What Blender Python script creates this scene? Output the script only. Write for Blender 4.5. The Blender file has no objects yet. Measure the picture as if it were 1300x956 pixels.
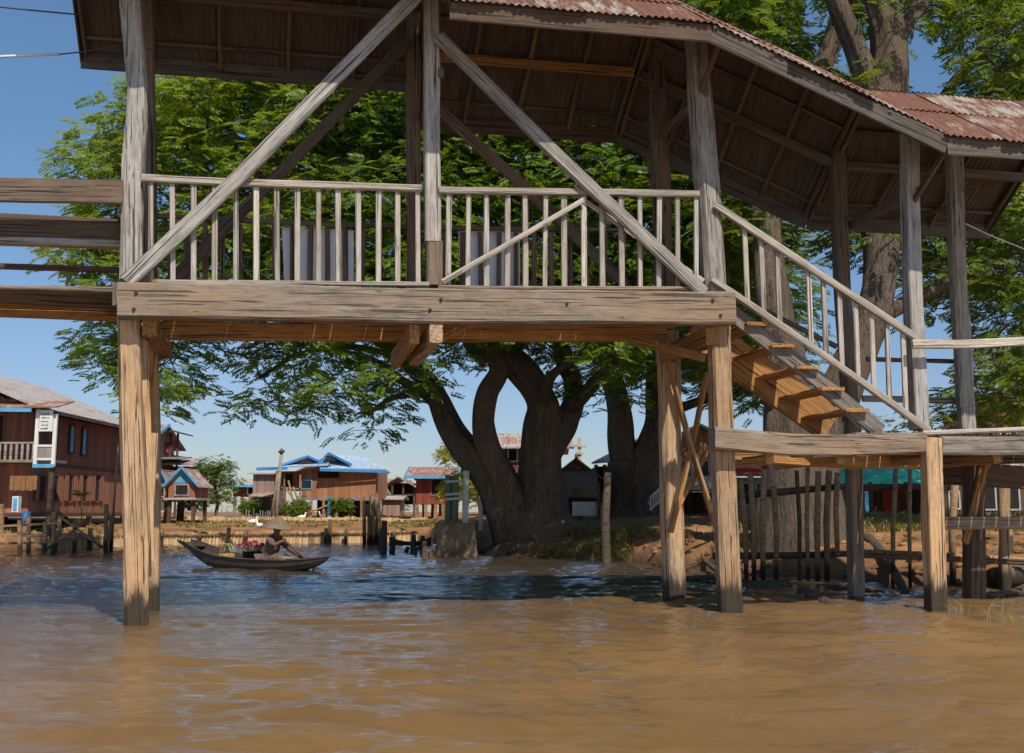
import bpy, math, random
import numpy as np
from mathutils import Vector, Matrix, noise as mnoise
random.seed(7); rng = np.random.default_rng(11)
PI = math.pi
scene = bpy.context.scene
COL = scene.collection

# ------------------------------------------------------------ camera
F, CX, CY, CH = 1450.0, 650.0, 433.0, 1.05
TH = math.atan(217.0/F)
cam_d = bpy.data.cameras.new('camera'); cam = bpy.data.objects.new('camera', cam_d); COL.objects.link(cam)
cam.location = (0, 0, CH); cam.rotation_euler = (PI/2+TH, 0, 0)
cam_d.sensor_width = 36; cam_d.lens = F/1300*36; cam_d.shift_y = -45/1300; cam_d.clip_end = 5000; cam_d.clip_start = .1
scene.camera = cam
def ray(u, v):
    a, b = (u-CX)/F, (CY-v)/F
    return Vector((a, math.cos(TH)-b*math.sin(TH), math.sin(TH)+b*math.cos(TH)))
def at(u, v, Y):
    d = ray(u, v); return Vector((0, 0, CH)) + d*(Y/d.y)
def gp(u, v, z=0.0):
    d = ray(u, v); return Vector((0, 0, CH)) + d*((z-CH)/d.z)
def X(u, Y, v=620): return at(u, v, Y).x
def Z(v, Y): return at(650, v, Y).z
A0 = at(173, 787, 11.1); A0.z = 0
B0 = at(925, 773, 12.3); B0.z = 0
ES = (B0-A0).normalized(); ET = Vector((-ES.y, ES.x, 0))
def bp(u, v, t=0.0):            # where the line of sight meets the upright plane t metres behind the front posts
    d = ray(u, v); o = Vector((0, 0, CH)); q = A0+ET*t
    return o + d*((q-o).dot(ET)/d.dot(ET))
def L(s, t, z): return A0+ES*s+ET*t+Vector((0, 0, z))
def S(u, v, t=0.0): return (bp(u, v, t)-A0).dot(ES)

# ------------------------------------------------------------ materials
def newmat(name):
    m = bpy.data.materials.new(name); m.use_nodes = True
    nt = m.node_tree; b = nt.nodes['Principled BSDF']
    return m, nt, b
def nd(nt, t, **k):
    n = nt.nodes.new(t)
    for a, v in k.items(): setattr(n, a, v)
    return n
def lk(nt, a, b): nt.links.new(a, b)
def ramp(nt, src, stops):
    r = nd(nt, 'ShaderNodeValToRGB'); el = r.color_ramp.elements
    while len(el) < len(stops): el.new(.5)
    for e, (p, c) in zip(el, stops):
        e.position = p; e.color = (c[0], c[1], c[2], 1) if not isinstance(c, (int, float)) else (c, c, c, 1)
    lk(nt, src, r.inputs[0]); return r.outputs[0]
def mixc(nt, fac, a, b, mode='MIX'):
    m = nd(nt, 'ShaderNodeMix', data_type='RGBA', blend_type=mode)
    for i, s in ((0, fac), (6, a), (7, b)):
        if hasattr(s, 'links'): lk(nt, s, m.inputs[i])
        else: m.inputs[i].default_value = s if isinstance(s, (int, float)) else (s[0], s[1], s[2], 1)
    return m.outputs[2]
def coords(nt, scale, kind='Object', rnd=True):
    tc = nd(nt, 'ShaderNodeTexCoord'); mp = nd(nt, 'ShaderNodeMapping'); mp.inputs['Scale'].default_value = scale
    if kind == 'World':
        g = nd(nt, 'ShaderNodeNewGeometry'); lk(nt, g.outputs['Position'], mp.inputs[0]); return mp.outputs[0]
    lk(nt, tc.outputs[kind], mp.inputs[0])
    if rnd:
        oi = nd(nt, 'ShaderNodeObjectInfo'); mu = nd(nt, 'ShaderNodeMath', operation='MULTIPLY'); mu.inputs[1].default_value = 87.0
        lk(nt, oi.outputs['Random'], mu.inputs[0]); lk(nt, mu.outputs[0], mp.inputs['Location'])
    return mp.outputs[0]
def noi(nt, vec, scale, detail=5, rough=.6, dist=0.0):
    n = nd(nt, 'ShaderNodeTexNoise'); n.inputs['Scale'].default_value = scale; n.inputs['Detail'].default_value = detail
    n.inputs['Roughness'].default_value = rough; n.inputs['Distortion'].default_value = dist
    lk(nt, vec, n.inputs['Vector']); return n.outputs[0]
def bump(nt, b, h, strength=.3, dist=.01):
    n = nd(nt, 'ShaderNodeBump'); n.inputs['Strength'].default_value = strength; n.inputs['Distance'].default_value = dist
    lk(nt, h, n.inputs['Height']); lk(nt, n.outputs[0], b.inputs['Normal'])
def plain(name, c, rough=.7, metal=0, var=.25, sc=3.0):
    m, nt, b = newmat(name)
    n = noi(nt, coords(nt, (1, 1, 1)), sc, 6, .65)
    lo = tuple(x*(1-var) for x in c); hi = tuple(min(1, x*(1+var)) for x in c)
    lk(nt, ramp(nt, n, [(.3, lo), (.7, hi)]), b.inputs['Base Color'])
    b.inputs['Roughness'].default_value = rough; b.inputs['Metallic'].default_value = metal
    return m
def wood(name, lo, hi, tint, stain=False, tamt=.6, crack=.75):
    m, nt, b = newmat(name)
    v = coords(nt, (1.3, 16, 16))
    g1 = noi(nt, v, 1.6, 9, .72, .35); g2 = noi(nt, coords(nt, (4.5, 85, 85)), 1.3, 4, .65)
    ga = nd(nt, 'ShaderNodeMath', operation='MULTIPLY_ADD'); ga.inputs[1].default_value = .45; lk(nt, g2, ga.inputs[0]); gb = nd(nt, 'ShaderNodeMath', operation='MULTIPLY'); gb.inputs[1].default_value = .55; lk(nt, g1, gb.inputs[0]); lk(nt, gb.outputs[0], ga.inputs[2])
    g = ga.outputs[0]
    col = ramp(nt, g, [(.34, tuple(x*.7 for x in lo)), (.43, lo), (.53, tuple((a+c)/2 for a, c in zip(lo, hi))), (.66, hi)])
    bl = noi(nt, coords(nt, (1.1, 5, 5)), 2.1, 6, .7)
    col = mixc(nt, ramp(nt, bl, [(.30, .5), (.48, 0.0)]), col, tuple(x*.62 for x in lo))
    wv = noi(nt, coords(nt, (1.2, 1.2, 1.2)), 3.2, 5, .65); col = mixc(nt, ramp(nt, wv, [(.40, 0.0), (.66, .5)]), col, tuple((a*.35+c*.65)*1.08 for a, c in zip(lo, hi)))
    p = noi(nt, coords(nt, (.5, 1.4, 1.4)), 1.7, 4, .6)
    col = mixc(nt, ramp(nt, p, [(.42, 0.0), (.66, tamt)]), col, tint)
    cr = noi(nt, coords(nt, (.55, 34, 34)), 1.5, 3, .5, .6)
    cm = ramp(nt, cr, [(.37, 1.0), (.42, 0.0)])
    col = mixc(nt, cm, col, tuple(x*(1-crack) for x in lo))
    kn = nd(nt, 'ShaderNodeTexVoronoi'); kn.inputs['Scale'].default_value = 2.3; lk(nt, coords(nt, (1, 4, 4)), kn.inputs['Vector'])
    col = mixc(nt, ramp(nt, kn.outputs['Distance'], [(.03, .8), (.10, 0.0)]), col, tuple(x*.35 for x in lo))
    oi = nd(nt, 'ShaderNodeObjectInfo')
    val = ramp(nt, oi.outputs['Random'], [(0, (.70, .68, .66)), (.35, (.98, .95, .90)), (.7, (.92, .94, .97)), (1, (1.16, 1.12, 1.06))])
    col = mixc(nt, 1.0, col, val, 'MULTIPLY')
    if stain:
        gm = nd(nt, 'ShaderNodeNewGeometry'); sx = nd(nt, 'ShaderNodeSeparateXYZ'); lk(nt, gm.outputs['Position'], sx.inputs[0])
        wn = noi(nt, coords(nt, (9, 9, 1.5), 'World'), 1.5, 4)
        ad = nd(nt, 'ShaderNodeMath', operation='MULTIPLY_ADD'); ad.inputs[1].default_value = -.42; lk(nt, wn, ad.inputs[0]); lk(nt, sx.outputs[2], ad.inputs[2])
        col = mixc(nt, ramp(nt, ad.outputs[0], [(.0, .95), (.05, .75), (.10, .28), (.20, 0.0)]), col, (.018, .014, .009))
    lk(nt, col, b.inputs['Base Color']); b.inputs['Roughness'].default_value = .85
    hh = nd(nt, 'ShaderNodeMath', operation='SUBTRACT'); lk(nt, g, hh.inputs[0]); lk(nt, cm, hh.inputs[1])
    bump(nt, b, hh.outputs[0], .55, .008)
    return m
M = {}
M['wood'] = wood('weathered_wood', (.20, .185, .17), (.55, .52, .48), (.32, .25, .19), tamt=.35)
M['beam'] = wood('beam_wood', (.13, .105, .082), (.34, .285, .23), (.31, .19, .105), tamt=.5, crack=.55)
M['post'] = wood('post_wood', (.25, .155, .085), (.62, .45, .29), (.52, .31, .14), stain=True)
M['shade'] = wood('shaded_grey_wood', (.10, .085, .072), (.27, .24, .21), (.20, .13, .08), tamt=.4)  # darker copy of the weathered wood, shade put into its colour
M['fascia'] = wood('shaded_fascia_wood', (.05, .042, .036), (.15, .13, .115), (.10, .07, .05), tamt=.4)  # eave shade painted in as a darker timber colour
M['orange'] = wood('bounce_orange_wood', (.25, .115, .035), (.50, .27, .095), (.47, .22, .06))  # light bounced off the water put into the wood as orange
M['dark'] = wood('dark_wood', (.055, .035, .024), (.13, .09, .06), (.14, .07, .035))
M['rafter'] = wood('shaded_rafter_wood', (.07, .052, .04), (.20, .16, .125), (.17, .09, .045))  # shade under the roof put into a darker wood colour
M['baluster'] = wood('baluster_wood', (.27, .24, .21), (.58, .54, .48), (.36, .28, .21), tamt=.35, crack=.6)
M['boatwood'] = wood('boat_wood', (.03, .023, .018), (.095, .075, .06), (.06, .042, .03))
M['stake'] = wood('stake_wood', (.20, .12, .06), (.42, .28, .15), (.30, .18, .09), stain=True)
M['stump'] = wood('stump_wood', (.045, .032, .022), (.14, .10, .07), (.09, .06, .035))

def mk_bark(name, lo, hi):
    m, nt, b = newmat(name)
    w = noi(nt, coords(nt, (5, 5, 1.1), 'Object', False), 2.0, 9, .7, .7)
    v = nd(nt, 'ShaderNodeTexVoronoi', feature='DISTANCE_TO_EDGE'); v.inputs['Scale'].default_value = 3.5
    lk(nt, coords(nt, (3, 3, .9), 'Object', False), v.inputs['Vector'])
    c = ramp(nt, w, [(.3, lo), (.7, hi)])
    fi = noi(nt, coords(nt, (16, 16, 2.2), 'Object', False), 1.6, 5, .6, .8); c = mixc(nt, ramp(nt, fi, [(.36, .9), (.47, 0.0)]), c, tuple(x*.35 for x in lo))
    big = noi(nt, coords(nt, (1, 1, .6), 'Object', False), .9, 4)
    c = mixc(nt, ramp(nt, big, [(.4, 0.0), (.65, .55)]), c, (.17, .115, .07))
    lk(nt, c, b.inputs['Base Color']); b.inputs['Roughness'].default_value = .92
    s = nd(nt, 'ShaderNodeMath', operation='ADD'); lk(nt, w, s.inputs[0]); lk(nt, fi, s.inputs[1])
    bump(nt, b, s.outputs[0], .9, .07); return m
M['bark'] = mk_bark('bark', (.05, .035, .024), (.17, .125, .09))
M['bark_pale'] = mk_bark('pale_bark', (.05, .036, .026), (.17, .125, .09))
def mk_leaf(name, a, b_, c_, tr=.45, side=False):
    m, nt, b = newmat(name)
    g = nd(nt, 'ShaderNodeNewGeometry')
    col = ramp(nt, g.outputs['Random Per Island'], [(0, a), (.55, b_), (1, c_)])
    big = noi(nt, coords(nt, (1, 1, 1), 'World'), .55, 3)
    col = mixc(nt, ramp(nt, big, [(.4, 0.0), (.62, .45)]), col, c_)
    lk(nt, col, b.inputs['Base Color']); b.inputs['Roughness'].default_value = .5
    if side:          # sunlight painted in: translucent leaf colour turns yellow toward the left
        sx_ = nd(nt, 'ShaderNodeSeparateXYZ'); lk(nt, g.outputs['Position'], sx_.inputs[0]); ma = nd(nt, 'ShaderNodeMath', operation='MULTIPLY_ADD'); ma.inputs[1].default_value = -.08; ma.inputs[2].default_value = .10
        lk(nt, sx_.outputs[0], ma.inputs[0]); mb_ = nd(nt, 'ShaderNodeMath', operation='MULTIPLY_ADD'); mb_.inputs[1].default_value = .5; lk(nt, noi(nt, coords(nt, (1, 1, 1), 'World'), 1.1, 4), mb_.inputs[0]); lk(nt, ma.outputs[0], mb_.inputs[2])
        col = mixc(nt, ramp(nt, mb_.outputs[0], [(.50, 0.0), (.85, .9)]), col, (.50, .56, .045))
    t = nd(nt, 'ShaderNodeBsdfTranslucent'); lk(nt, mixc(nt, .5, col, (c_[0]*1.6, c_[1]*1.5, c_[2])), t.inputs[0])
    mx = nd(nt, 'ShaderNodeMixShader'); mx.inputs[0].default_value = tr
    out = nt.nodes['Material Output']
    lk(nt, b.outputs[0], mx.inputs[1]); lk(nt, t.outputs[0], mx.inputs[2]); lk(nt, mx.outputs[0], out.inputs[0]); return m
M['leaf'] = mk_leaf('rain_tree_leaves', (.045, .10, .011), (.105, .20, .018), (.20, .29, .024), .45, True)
M['leaf_b'] = mk_leaf('leafy_green', (.04, .09, .012), (.09, .17, .018), (.22, .29, .03))
M['leaf_y'] = mk_leaf('yellow_leaves', (.14, .20, .02), (.28, .30, .03), (.50, .42, .05))
M['leaf_far'] = mk_leaf('far_leaves', (.05, .09, .03), (.09, .15, .04), (.15, .20, .05))
M['weed'] = mk_leaf('dry_weed', (.09, .11, .02), (.16, .16, .035), (.30, .24, .10))
M['grass'] = mk_leaf('grass_blades', (.12, .13, .02), (.21, .21, .04), (.36, .30, .10), .3)

def mk_roof(name, rust, rust2, zinc, amt, under=None):
    m, nt, b = newmat(name)
    n = noi(nt, coords(nt, (.8, .8, .8)), 2.2, 8, .7)
    st = noi(nt, coords(nt, (9, 1.2, 1)), 1.3, 6, .7)
    a = nd(nt, 'ShaderNodeMath', operation='ADD'); lk(nt, n, a.inputs[0]); lk(nt, st, a.inputs[1])
    oi = nd(nt, 'ShaderNodeObjectInfo'); a1 = nd(nt, 'ShaderNodeMath', operation='MULTIPLY'); a1.inputs[1].default_value = .5; lk(nt, a.outputs[0], a1.inputs[0]); a2 = nd(nt, 'ShaderNodeMath', operation='MULTIPLY_ADD'); a2.inputs[1].default_value = .13
    lk(nt, oi.outputs['Random'], a2.inputs[0]); lk(nt, a1.outputs[0], a2.inputs[2])
    c = ramp(nt, st, [(.3, rust2), (.7, rust)])
    c = mixc(nt, ramp(nt, a2.outputs[0], [(amt-.02, 0.0), (amt+.07, .8)]), c, zinc)
    sp = noi(nt, coords(nt, (1, 1, 1)), 22, 4, .7); c = mixc(nt, ramp(nt, sp, [(.35, .6), (.42, 0.0)]), c, tuple(x*.4 for x in rust2))
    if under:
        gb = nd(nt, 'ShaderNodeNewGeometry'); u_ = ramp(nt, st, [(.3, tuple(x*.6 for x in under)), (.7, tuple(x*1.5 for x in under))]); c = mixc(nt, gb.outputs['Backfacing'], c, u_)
    lk(nt, c, b.inputs['Base Color']); b.inputs['Roughness'].default_value = .75; b.inputs['Metallic'].default_value = .0
    return m
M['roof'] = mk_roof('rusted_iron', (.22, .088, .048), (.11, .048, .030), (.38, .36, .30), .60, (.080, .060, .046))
M['zinc'] = mk_roof('zinc_iron', (.33, .13, .07), (.25, .12, .08), (.42, .43, .42), .545)
M['bluezinc'] = mk_roof('blue_iron', (.36, .45, .56), (.28, .38, .52), (.55, .60, .64), .56)
def mk_wall(name, lo, hi, n=7.0, seam=.35):
    m, nt, b = newmat(name)
    tc = nd(nt, 'ShaderNodeTexCoord'); sx = nd(nt, 'ShaderNodeSeparateXYZ'); lk(nt, tc.outputs['Object'], sx.inputs[0])
    ad = nd(nt, 'ShaderNodeMath', operation='ADD'); lk(nt, sx.outputs[0], ad.inputs[0]); lk(nt, sx.outputs[1], ad.inputs[1])
    mu = nd(nt, 'ShaderNodeMath', operation='MULTIPLY'); mu.inputs[1].default_value = n; lk(nt, ad.outputs[0], mu.inputs[0])
    fl = nd(nt, 'ShaderNodeMath', operation='FLOOR'); lk(nt, mu.outputs[0], fl.inputs[0])
    fr = nd(nt, 'ShaderNodeMath', operation='FRACT'); lk(nt, mu.outputs[0], fr.inputs[0])
    wn = nd(nt, 'ShaderNodeTexWhiteNoise', noise_dimensions='1D'); lk(nt, fl.outputs[0], wn.inputs['W'])
    g = noi(nt, coords(nt, (14, 14, 1)), 1.4, 7, .7)
    mm = nd(nt, 'ShaderNodeMath', operation='MULTIPLY_ADD'); mm.inputs[1].default_value = .45; lk(nt, wn.outputs[0], mm.inputs[0]); lk(nt, g, mm.inputs[2])
    c = ramp(nt, mm.outputs[0], [(.4, lo), (.95, hi)])
    c = mixc(nt, ramp(nt, fr.outputs[0], [(.0, .9), (.10, 0.0)]), c, tuple(x*seam for x in lo))
    sz = noi(nt, coords(nt, (1, 1, 1), 'Object'), .8, 4); c = mixc(nt, ramp(nt, sz, [(.45, 0.0), (.75, .4)]), c, tuple(x*.6 for x in lo))
    lk(nt, c, b.inputs['Base Color']); b.inputs['Roughness'].default_value = .85; return m
M['w_brown'] = mk_wall('dark_red_planks', (.15, .052, .036), (.30, .12, .08))
M['w_brown2'] = mk_wall('red_brown_planks', (.20, .075, .045), (.40, .18, .11))
M['w_orange'] = mk_wall('orange_planks', (.24, .10, .045), (.42, .19, .085), 4)
M['w_red'] = mk_wall('red_planks', (.15, .03, .018), (.26, .06, .035), 5)
M['w_grey'] = mk_wall('grey_planks', (.17, .165, .155), (.33, .32, .30), 5)
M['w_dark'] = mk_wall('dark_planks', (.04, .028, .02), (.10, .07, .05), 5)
M['w_pale'] = mk_wall('pale_planks', (.36, .31, .20), (.55, .49, .35), 5)
M['w_pink'] = mk_wall('faded_planks', (.20, .13, .11), (.34, .24, .21), 8)
M['mat'] = mk_wall('bamboo_mat', (.25, .22, .17), (.42, .37, .30), 30)
M['thatch'] = mk_wall('thatch', (.09, .06, .045), (.22, .16, .12), 26)
M['bamboo'] = mk_wall('bamboo_slats', (.40, .26, .13), (.66, .48, .27), 9)
M['blue'] = plain('blue_paint', (.035, .22, .48), .5)
M['cyan'] = plain('sky_blue_paint', (.08, .33, .55), .5)
M['white'] = plain('white_paint', (.66, .66, .64), .6, var=.12)
M['panel'] = plain('white_board', (.86, .89, .95), .5, var=.06, sc=1)
_m = M['panel']; _nt = _m.node_tree; _t = nd(_nt, 'ShaderNodeBsdfTranslucent'); _t.inputs[0].default_value = (.82, .86, .92, 1); _x = nd(_nt, 'ShaderNodeMixShader'); _x.inputs[0].default_value = .25
lk(_nt, _nt.nodes['Principled BSDF'].outputs[0], _x.inputs[1]); lk(_nt, _t.outputs[0], _x.inputs[2]); lk(_nt, _x.outputs[0], _nt.nodes['Material Output'].inputs[0])
M['black'] = plain('black_plastic', (.012, .012, .014), .4)
M['gap'] = plain('dark_interior', (.012, .010, .009), .9)
M['glass'] = plain('dark_glass', (.03, .04, .045), .15)
M['green'] = plain('green_paint', (.03, .09, .045), .45)
M['greytrim'] = plain('grey_paint', (.36, .38, .37), .6)
M['greentrim'] = plain('green_trim', (.16, .42, .12), .5)
M['tarp'] = plain('green_tarpaulin', (.05, .55, .36), .5, var=.35, sc=5)
M['redcloth'] = plain('red_cloth', (.55, .05, .05), .8)
M['pink'] = plain('pink_petals', (.60, .035, .14), .6, var=.5, sc=30)
M['redtin'] = plain('dull_red_tin', (.20, .06, .045), .7)
M['redtank'] = plain('red_tank', (.45, .05, .04), .5)
M['rope'] = plain('yellow_rope', (.5, .42, .06), .6)
M['wicker'] = wood('wicker', (.22, .13, .055), (.45, .30, .15), (.35, .22, .10))
M['straw'] = wood('straw_hat', (.11, .08, .05), (.23, .17, .11), (.17, .12, .075), crack=.3)
M['skin'] = plain('skin', (.13, .065, .04), .55, var=.08)
M['hair'] = plain('hair', (.012, .009, .008), .5)
M['shirt'] = plain('mauve_cloth', (.13, .07, .07), .85, var=.15)
M['longyi'] = plain('grey_brown_cloth', (.12, .08, .07), .9, var=.2, sc=12)
M['cream'] = plain('cream_cloth', (.42, .36, .29), .9)
M['feather'] = plain('white_feathers', (.78, .76, .72), .8, var=.06)
M['beak'] = plain('orange_beak', (.6, .25, .03), .5)
M['cable'] = plain('cable_black', (.03, .03, .035), .5)
M['cablew'] = plain('cable_white', (.6, .6, .62), .5)
M['stone'] = plain('plinth_concrete', (.15, .105, .07), .9, var=.5, sc=4)
M['clay'] = plain('brown_clay', (.25, .12, .05), .8)
M['wall_cream'] = plain('cream_wall', (.55, .50, .38), .8, var=.1)

# ground
def mk_ground():
    m, nt, b = newmat('earth')
    v = coords(nt, (1, 1, 1), 'World')
    n1 = noi(nt, v, 1.3, 10, .65); c = ramp(nt, n1, [(.3, (.11, .05, .02)), (.5, (.27, .13, .05)), (.72, (.42, .23, .10))])
    n2 = noi(nt, v, .35, 6, .7)
    gc = ramp(nt, noi(nt, v, 7, 6, .7), [(.3, (.07, .08, .015)), (.7, (.22, .19, .05))])
    c = mixc(nt, ramp(nt, n2, [(.55, 0.0), (.63, .5)]), c, gc)
    g = nd(nt, 'ShaderNodeNewGeometry'); sx = nd(nt, 'ShaderNodeSeparateXYZ'); lk(nt, g.outputs['Position'], sx.inputs[0])
    c = mixc(nt, ramp(nt, sx.outputs[2], [(.03, .85), (.32, 0.0)]), c, (.06, .032, .014))
    lk(nt, c, b.inputs['Base Color']); b.inputs['Roughness'].default_value = .95
    bump(nt, b, noi(nt, v, 9, 8, .75), .8, .05); return m
M['ground'] = mk_ground()
def mk_water():
    m, nt, b = newmat('muddy_water')
    v = coords(nt, (1, 1, 1), 'World')
    c = ramp(nt, noi(nt, v, .35, 5, .6), [(.35, (.175, .10, .039)), (.65, (.25, .146, .058))])
    sw = nd(nt, 'ShaderNodeSeparateXYZ'); lk(nt, v, sw.inputs[0])          # brown darkened far off and leftward, painting in the stronger sky reflection
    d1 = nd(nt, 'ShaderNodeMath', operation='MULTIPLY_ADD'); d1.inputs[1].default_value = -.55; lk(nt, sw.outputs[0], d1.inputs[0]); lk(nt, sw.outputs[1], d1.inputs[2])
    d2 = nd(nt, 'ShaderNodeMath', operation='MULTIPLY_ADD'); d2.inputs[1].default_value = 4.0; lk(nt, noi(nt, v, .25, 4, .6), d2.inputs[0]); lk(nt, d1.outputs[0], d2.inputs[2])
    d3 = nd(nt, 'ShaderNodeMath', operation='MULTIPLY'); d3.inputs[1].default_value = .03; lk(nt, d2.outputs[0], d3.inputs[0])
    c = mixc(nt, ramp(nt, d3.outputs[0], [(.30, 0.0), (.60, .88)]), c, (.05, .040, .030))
    # silt lit inside the water volume, under a clear rippled surface
    df = nd(nt, 'ShaderNodeBsdfDiffuse'); up = nd(nt, 'ShaderNodeCombineXYZ'); up.inputs[2].default_value = 1; lk(nt, c, df.inputs[0]); lk(nt, up.outputs[0], df.inputs['Normal'])
    gl = nd(nt, 'ShaderNodeBsdfGlossy'); gl.inputs['Roughness'].default_value = .05; gl.inputs[0].default_value = (1, 1, 1, 1)
    fz = nd(nt, 'ShaderNodeFresnel'); fz.inputs[0].default_value = 1.34; ms = nd(nt, 'ShaderNodeMixShader')
    lk(nt, fz.outputs[0], ms.inputs[0]); lk(nt, df.outputs[0], ms.inputs[1]); lk(nt, gl.outputs[0], ms.inputs[2]); lk(nt, ms.outputs[0], nt.nodes['Material Output'].inputs[0])
    v2 = coords(nt, (.45, 2.4, 1), 'World')
    h = noi(nt, v2, 3.6, 7, .62, .25)
    bp_ = nd(nt, 'ShaderNodeBump'); bp_.inputs['Strength'].default_value = .8; bp_.inputs['Distance'].default_value = .022; lk(nt, h, bp_.inputs['Height'])
    lk(nt, bp_.outputs[0], gl.inputs['Normal']); lk(nt, bp_.outputs[0], fz.inputs['Normal']); return m
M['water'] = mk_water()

# ------------------------------------------------------------ objects
def tag(o, label=None, cat=None, group=None, kind=None):
    if label: o['label'] = label
    if cat: o['category'] = cat
    if group: o['group'] = group
    if kind: o['kind'] = kind
    return o
def empty(name, loc, label=None, cat=None, group=None):
    o = bpy.data.objects.new(name, None); COL.objects.link(o); o.location = loc; o.empty_display_size = .2
    bpy.context.view_layer.update
    return tag(o, label, cat, group)
def rootloc(o):
    v = Vector(o.location); p = o.parent
    while p: v += Vector(p.location); p = p.parent
    return v
class MB:
    def __init__(s): s.v = []; s.f = []; s.sm = []
    def add(s, vs, fs, smooth=False):
        n = len(s.v); s.v += [tuple(x) for x in vs]; s.f += [tuple(i+n for i in f) for f in fs]; s.sm += [smooth]*len(fs); return s
    def box(s, x0, x1, y0, y1, z0, z1, rz=0, c=None):
        vs = [Vector((x, y, z)) for z in (z0, z1) for x, y in ((x0, y0), (x1, y0), (x1, y1), (x0, y1))]
        if rz:
            c = Vector(c) if c else Vector(((x0+x1)/2, (y0+y1)/2, 0)); R = Matrix.Rotation(rz, 3, 'Z'); vs = [R@(v-c)+c for v in vs]
        return s.add(vs, [(3, 2, 1, 0), (4, 5, 6, 7), (0, 1, 5, 4), (1, 2, 6, 5), (2, 3, 7, 6), (3, 0, 4, 7)])
    def bar(s, p0, p1, w, h=None, up=(0, 0, 1)):
        h = h or w; p0 = Vector(p0); p1 = Vector(p1); d = (p1-p0).normalized(); up = Vector(up)
        if abs(d.dot(up)) > .95: up = Vector((0, 1, 0))
        a = d.cross(up).normalized()*w/2; b = a.cross(d).normalized()*h/2
        vs = [p+q for p in (p0, p1) for q in (-a-b, a-b, a+b, -a+b)]
        return s.add(vs, [(3, 2, 1, 0), (4, 5, 6, 7), (0, 1, 5, 4), (1, 2, 6, 5), (2, 3, 7, 6), (3, 0, 4, 7)])
    def quad(s, *p): return s.add(p, [tuple(range(len(p)))])
    def slab(s, pts, th):
        pts = [Vector(p) for p in pts]; n = (pts[1]-pts[0]).cross(pts[2]-pts[0]).normalized()*th
        k = len(pts); vs = pts+[p+n for p in pts]
        return s.add(vs, [tuple(range(k))[::-1], tuple(range(k, 2*k))]+[(i, (i+1) % k, (i+1) % k+k, i+k) for i in range(k)])
    def tube(s, pts, rad, n=8, jit=0.0, cap=True, flute=0):
        pts = [Vector(p) for p in pts]; rad = rad if hasattr(rad, '__len__') else [rad]*len(pts)
        vs = []; fs = []; prev = None
        for i, p in enumerate(pts):
            d = (pts[min(i+1, len(pts)-1)]-pts[max(i-1, 0)]).normalized()
            if prev is None: u = d.orthogonal().normalized()
            else: u = (prev-d*prev.dot(d)).normalized()
            prev = u; w = d.cross(u)
            for j in range(n):
                a = 2*PI*j/n; r = rad[i]
                if jit: r *= 1+jit*mnoise.noise(Vector((p.x*1.3+math.cos(a)*1.7, p.y*1.3+math.sin(a)*1.7, p.z*.9)))
                if flute: r *= 1+flute*mnoise.noise(Vector((math.cos(a)*2.6, math.sin(a)*2.6, p.z*.25+p.x)))+flute*.35*mnoise.noise(Vector((math.cos(a)*6.5, math.sin(a)*6.5, p.z*.5+p.x)))
                vs.append(p+(u*math.cos(a)+w*math.sin(a))*r)
        for i in range(len(pts)-1):
            for j in range(n):
                k = (j+1) % n; fs.append((i*n+j, i*n+k, (i+1)*n+k, (i+1)*n+j))
        if cap: fs.append(tuple(range(n))[::-1]); fs.append(tuple(range((len(pts)-1)*n, len(pts)*n)))
        return s.add(vs, fs, True)
    def lathe(s, c, prof, n=16):
        c = Vector(c); vs = [c+Vector((r*math.cos(2*PI*j/n), r*math.sin(2*PI*j/n), z)) for r, z in prof for j in range(n)]
        fs = [(i*n+j, i*n+(j+1) % n, (i+1)*n+(j+1) % n, (i+1)*n+j) for i in range(len(prof)-1) for j in range(n)]
        return s.add(vs, fs, True)
    def build(s, name, mat, parent=None, label=None, cat=None, group=None, kind=None, origin=None):
        V = np.array([tuple(v) for v in s.v], dtype=float)
        o0 = Vector(origin) if origin is not None else Vector(((V[:, 0].min()+V[:, 0].max())/2, (V[:, 1].min()+V[:, 1].max())/2, V[:, 2].min()))
        me = bpy.data.meshes.new(name); me.from_pydata([tuple(x) for x in V-np.array(o0)], [], s.f)
        me.polygons.foreach_set('use_smooth', s.sm); me.materials.append(mat)
        o = bpy.data.objects.new(name, me); COL.objects.link(o)
        if parent: o.parent = parent; o.location = o0-rootloc(parent)
        else: o.location = o0
        return tag(o, label, cat, group, kind)
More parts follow.
